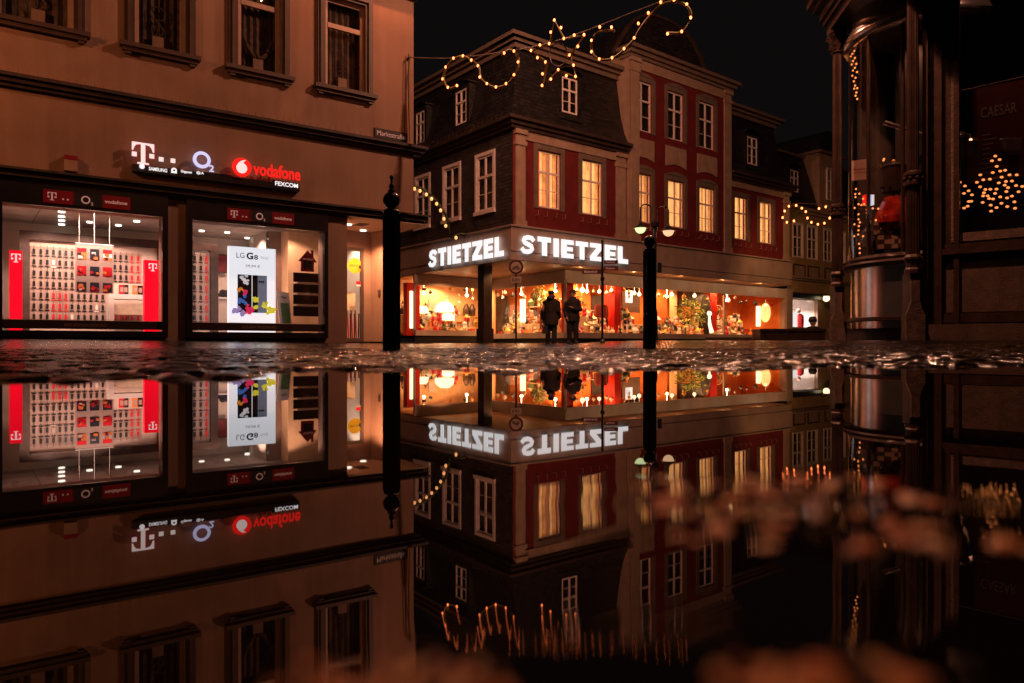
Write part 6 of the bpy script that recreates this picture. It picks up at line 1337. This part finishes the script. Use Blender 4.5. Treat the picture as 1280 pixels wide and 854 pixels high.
for i, (x, y, w_) in enumerate(((1108, 284, .14), (1114, 302, .15))):
    c = bpt(x, y, .2); t = thing('patterned_box', ('upper' if i == 0 else 'lower') + ' chequered coffee box stacked under the red lantern', 'box', c - Vector((0, 0, .09)))
    FB2 = Fac((c.x, c.y), (1, -.35)); m = MB(); m.fb(FB2, -w_, w_, c.z - .085, c.z + .085, -.12, 0); m.build('carton', 'brown', t)
    m = MB()
    for a in range(4):
        for b in range(3):
            if (a + b) % 2: continue
            m.fb(FB2, -w_ + a * w_ / 2 + .004, -w_ + (a + 1) * w_ / 2 - .004, c.z - .083 + b * .055, c.z - .083 + (b + 1) * .055 - .003, 0, .003)
    m.fb(FB2, -.035, .035, c.z - .03, c.z + .03, .003, .006); m.build('print', 'fascia', t)
c = bpt(1087, 250, .15); t = thing('striped_tin', 'small tin with red, white and blue stripes in the round bay', 'tin', c - Vector((0, 0, .06)))
for k, mt in enumerate(('sign_red', 'white_lit', 'sign_blue', 'white_lit')): m = MB(); m.box(c.x - .06 + .03 * k, c.x - .033 + .03 * k, c.y, c.y + .06, c.z - .06, c.z + .065); m.build('stripe', mt, t)
c = bpt(1064, 335, .14); m = MB(); m.lathe(c + Vector((.0, .05, -.0)), [(.028, -.02), (.022, .1), (.008, .26), (1e-5, .3)], 10); tag(m.build('glass_cone', 'cream', smooth=True), 'bright pale glass cone at the left edge of the round bay', 'ornament')
m = MB(); c = bpt(1086, 320, .38); m.lathe(c, [(.16, -.06), (.17, .1), (.1, .3), (.02, .38)], 12); tag(m.build('dark_vase', 'ink'), 'large dark vase low in the round bay', 'vase')
t = thing('fairy_light_string', 'string of small amber lights down the upper left of the round bay', 'fairy lights', bpt(1068, 124, .05)); PP_ = []
for x, y in [(240, 200), (246, 212), (238, 225), (252, 237), (243, 250), (236, 262), (255, 270), (247, 283), (262, 297), (240, 300), (255, 315), (246, 328), (265, 335), (243, 352), (258, 362), (250, 378), (256, 398), (266, 410), (252, 412), (262, 430), (258, 445), (266, 460)]:
    p = bpt(1000 + x / 3.714, y / 3.714, .04); PP_.append(p); m = MB(); m.ball(p, .0125, 7, 5); m.build('bulb', 'bulb_d', t, calc=False)
m = MB(); m.tube([p + Vector((0, .01, 0)) for p in PP_], .0025, 3); m.build('cable', 'iron', t)
t = thing('fairy_light_string', 'amber lights scattered over the lower goods of the round bay', 'fairy lights', bpt(1075, 270, .05)); PP_ = []
for x, y in [(190, 410), (186, 440), (210, 438), (187, 458), (232, 468), (205, 500), (222, 505), (238, 500), (260, 508), (182, 522), (255, 532), (290, 525), (322, 527), (255, 552), (205, 560), (205, 590), (213, 608), (260, 600), (270, 605), (308, 595), (181, 620), (207, 630), (205, 655), (203, 680), (180, 690), (232, 690), (208, 735), (212, 762), (212, 790), (353, 240), (356, 232)]:
    p = bpt(1030 + x / 4.745, 150 + y / 4.745, .05); PP_.append(p); m = MB(); m.ball(p, .0125, 7, 5); m.build('bulb', 'bulb_d', t, calc=False)
m = MB(); m.tube([p + Vector((0, .01, 0)) for p in PP_[:-2]], .0025, 3); m.build('cable', 'iron', t)
# ================================================================== GROUND AND WATER
def sm(x): x = np.clip(x, 0, 1); return x * x * (3 - 2 * x)
def h2(i, j, s): v = np.sin(i * 127.1 + j * 311.7 + s * 74.7) * 43758.5453; return v - np.floor(v)
def vnoise(x, y, s=0):
    i, j = np.floor(x), np.floor(y); u, v = sm(x - i), sm(y - j)
    return (h2(i, j, s) * (1 - u) + h2(i + 1, j, s) * u) * (1 - v) + (h2(i, j + 1, s) * (1 - u) + h2(i + 1, j + 1, s) * u) * v
def stones(x, y, cx, cy):
    a = .5; X = (x * math.cos(a) + y * math.sin(a)) / cx; Y = (-x * math.sin(a) + y * math.cos(a)) / cy; X = X + .5 * (np.floor(Y) % 2)
    i0, j0 = np.floor(X), np.floor(Y); f1 = np.full(x.shape, 9.); f2 = np.full(x.shape, 9.); ih = np.zeros(x.shape)
    for di in (-1, 0, 1):
        for dj in (-1, 0, 1):
            i, j = i0 + di, j0 + dj; px_ = i + .5 + (h2(i, j, 1) - .5) * .45; py_ = j + .5 + (h2(i, j, 2) - .5) * .45
            d = np.hypot(X - px_, Y - py_); c = d < f1; f2 = np.where(c, f1, np.minimum(f2, d)); ih = np.where(c, h2(i, j, 3), ih); f1 = np.where(c, d, f1)
    return f1, f2, ih
ey = np.array([(-400, 486), (0, 482), (90, 484), (150, 478), (240, 481), (300, 474), (340, 470), (400, 463), (480, 466), (520, 462), (640, 464), (700, 461), (760, 464), (840, 460), (900, 462), (1040, 459), (1100, 461), (1280, 459), (1700, 460)], float)
def gheight(x, y):
    yy = np.maximum(y, .02); pxx = 640 + 892 * x / yy; ed = .05 * 892 / (np.interp(pxx, ey[:, 0], ey[:, 1]) - 430); r = np.hypot(x, y)
    ed = ed + .26 * (vnoise(x * 3.3, y * 6, 5) - .5) + .12 * (vnoise(x * 17, y * 17, 6) - .5)
    z = -.016 + .017 * sm((y - ed + .12) / .22) + .003 * sm((y - 1.3) / 2)
    z = z + .004 * (vnoise(x * 1.3, y * 1.3, 7) - .5) * sm((y - 1.0) / 1)
    z = z + .058 * sm((y - 7) / 14) + .115 * sm((-x - 1.2) / 8) * sm((y - 5) / 7) + .075 * sm((x - 2.2) / 1.4) * sm((y - 3.5) / 3)
    f1, f2, ih = stones(x, y, .115, .09); e = f2 - f1
    amp = .012
    z = z + amp * (sm(e / .32) - .6) * (1 - .45 * f1) + .006 * (ih - .5) + .004 * (vnoise(x * 45, y * 45, 9) - .5)
    return z
ang = np.linspace(R(-50), R(50), 640)
rr = np.concatenate([np.geomspace(.03, .7, 40), np.geomspace(.7, 7, 720)[1:], np.geomspace(7, 70, 200)[1:]])
A_, R_ = np.meshgrid(ang, rr); X = R_ * np.sin(A_); Y = R_ * np.cos(A_); Zg = gheight(X, Y); Zg = np.where(R_ < .6, np.minimum(Zg, -.012), Zg)
def gridmesh(name, X, Y, Z, mt):
    nr, na = X.shape; me = bpy.data.meshes.new(name); co = np.stack([X, Y, Z], -1).reshape(-1, 3); i = np.arange(nr * na).reshape(nr, na)
    q = np.stack([i[:-1, :-1], i[1:, :-1], i[1:, 1:], i[:-1, 1:]], -1).reshape(-1, 4)
    me.vertices.add(len(co)); me.vertices.foreach_set('co', co.ravel().astype(np.float32)); me.loops.add(q.size); me.loops.foreach_set('vertex_index', q.ravel().astype(np.int32))
    me.polygons.add(len(q)); me.polygons.foreach_set('loop_start', (np.arange(len(q)) * 4).astype(np.int32)); me.polygons.foreach_set('loop_total', np.full(len(q), 4, np.int32)); me.update(calc_edges=True); me.validate()
    me.polygons.foreach_set('use_smooth', [True] * len(q)); me.materials.append(mt); o = bpy.data.objects.new(name, me); COL.objects.link(o); return o
m = bpy.data.materials.new('wet_cobbles'); m.use_nodes = True; nt = m.node_tree; N = nt.nodes; L = nt.links; p = N['Principled BSDF']
tc = N.new('ShaderNodeTexCoord'); nz = N.new('ShaderNodeTexNoise'); nz.inputs['Scale'].default_value = 9; nz.inputs['Detail'].default_value = 6; L.new(tc.outputs['Object'], nz.inputs['Vector'])
cr = N.new('ShaderNodeValToRGB'); cr.color_ramp.elements[0].position = .35; cr.color_ramp.elements[0].color = (.004, .003, .003, 1); cr.color_ramp.elements[1].position = .7; cr.color_ramp.elements[1].color = (.010, .008, .007, 1); L.new(nz.outputs['Fac'], cr.inputs['Fac']); L.new(cr.outputs['Color'], p.inputs['Base Color'])
mr = N.new('ShaderNodeMapRange'); mr.inputs['From Min'].default_value = .35; mr.inputs['From Max'].default_value = .65; mr.inputs['To Min'].default_value = .04; mr.inputs['To Max'].default_value = .22; L.new(nz.outputs['Fac'], mr.inputs['Value']); L.new(mr.outputs['Result'], p.inputs['Roughness'])
n2 = N.new('ShaderNodeTexNoise'); n2.inputs['Scale'].default_value = 75; n2.inputs['Detail'].default_value = 4; L.new(tc.outputs['Object'], n2.inputs['Vector']); bp = N.new('ShaderNodeBump'); bp.inputs['Strength'].default_value = .8; bp.inputs['Distance'].default_value = .004; L.new(n2.outputs['Fac'], bp.inputs['Height']); L.new(bp.outputs['Normal'], p.inputs['Normal'])
M['cobble'] = m
tag(gridmesh('cobbled_square', X, Y, Zg, m), kind='structure')
me = MB(); me.face([(-150, -150, -.06), (150, -150, -.06), (150, 200, -.06), (-150, 200, -.06)]); g = me.build('ground', 'cobble', calc=False); tag(g, kind='structure')
# water
wt = bpy.data.materials.new('puddle_water'); wt.use_nodes = True; nt = wt.node_tree; p = nt.nodes['Principled BSDF']; p.inputs['Base Color'].default_value = (.004, .003, .0025, 1); p.inputs['Roughness'].default_value = 0.0; p.inputs['IOR'].default_value = 1.7
aw = np.linspace(R(-58), R(58), 300); rw = np.concatenate([np.linspace(.04, .42, 190), np.geomspace(.42, 5.5, 60)[1:]]); A_, R_ = np.meshgrid(aw, rw); X = R_ * np.sin(A_); Y = R_ * np.cos(A_)
Zw = np.zeros_like(X); rs = np.random.RandomState(4)
def gau(cx_, cy_, sx, sy): return np.exp(-((X - cx_) / sx) ** 2 - ((Y - cy_) / sy) ** 2)
amp = .000003 + .00030 * gau(.012, .104, .024, .018) + .0005 * gau(.095, .225, .045, .03) + .0005 * gau(.05, .107, .03, .012)
for k in range(16):
    lam = rs.uniform(.018, .06); a = rs.uniform(-.3, .3) + math.pi / 2; ph = rs.uniform(0, 6.28); Zw += np.sin(2 * math.pi / lam * (X * math.cos(a) + Y * math.sin(a)) + ph) * (lam / .04) / 4
Zw = Zw * amp
tag(gridmesh('puddle', X, Y, Zw, wt), kind='structure')

# added pebbles near the lens, their orange colour stands in for reflected haze
tints = []
for k, c_ in enumerate(((.80, .30, .10), (.65, .20, .06), (.80, .42, .2), (.35, .13, .07))): tints.append(mat('wet_pebble_tint', c_, .38, .35, 90, .5, 220)); M['peb%d' % k] = tints[-1]
rp_ = random.Random(12)
def pebbles(n, cx_, cy_, sx, sy, r0, r1, h, where):
    for i in range(n):
        x, y = cx_ + rp_.uniform(-sx, sx), cy_ + rp_.uniform(-sy, sy); rx = rp_.uniform(r0, r1); ry = rx * rp_.uniform(.6, .9); hh = h * rp_.uniform(.3, 1.0); a0 = rp_.uniform(0, 3.14)
        m = MB(); ph = [rp_.uniform(0, 6.28) for _ in range(3)]; ns = 14
        for k in range(6):
            f = k / 5; z = -.012 + (hh + .012) * math.sin(f * math.pi / 2); r_ = math.cos(f * math.pi / 2) ** .7 if k < 5 else .001
            for j in range(ns):
                a = 2 * math.pi * j / ns; w_ = 1 + .14 * math.sin(2 * a + ph[0]) + .08 * math.sin(3 * a + ph[1]); u, v = rx * r_ * w_ * math.cos(a), ry * r_ * w_ * math.sin(a)
                m.v.append(Vector((x + u * math.cos(a0) - v * math.sin(a0), y + u * math.sin(a0) + v * math.cos(a0), z)))
        for k in range(5):
            for j in range(ns): m.f.append((k * ns + j, k * ns + (j + 1) % ns, (k + 1) * ns + (j + 1) % ns, (k + 1) * ns + j)); m.m.append(0)
        tag(m.build('wet_pebble', 'peb%d' % rp_.randrange(4), smooth=True), 'blurred wet pebble breaking the water ' + where, 'pebble', 'wet pebbles ' + where)
pebbles(70, .088, .218, .046, .048, .003, .008, .0018, 'right of centre')
pebbles(34, -.019, .106, .018, .005, .0015, .0036, .0016, 'at the bottom edge left of centre')
pebbles(34, .046, .107, .015, .005, .0015, .0036, .0018, 'at the bottom edge right of centre')
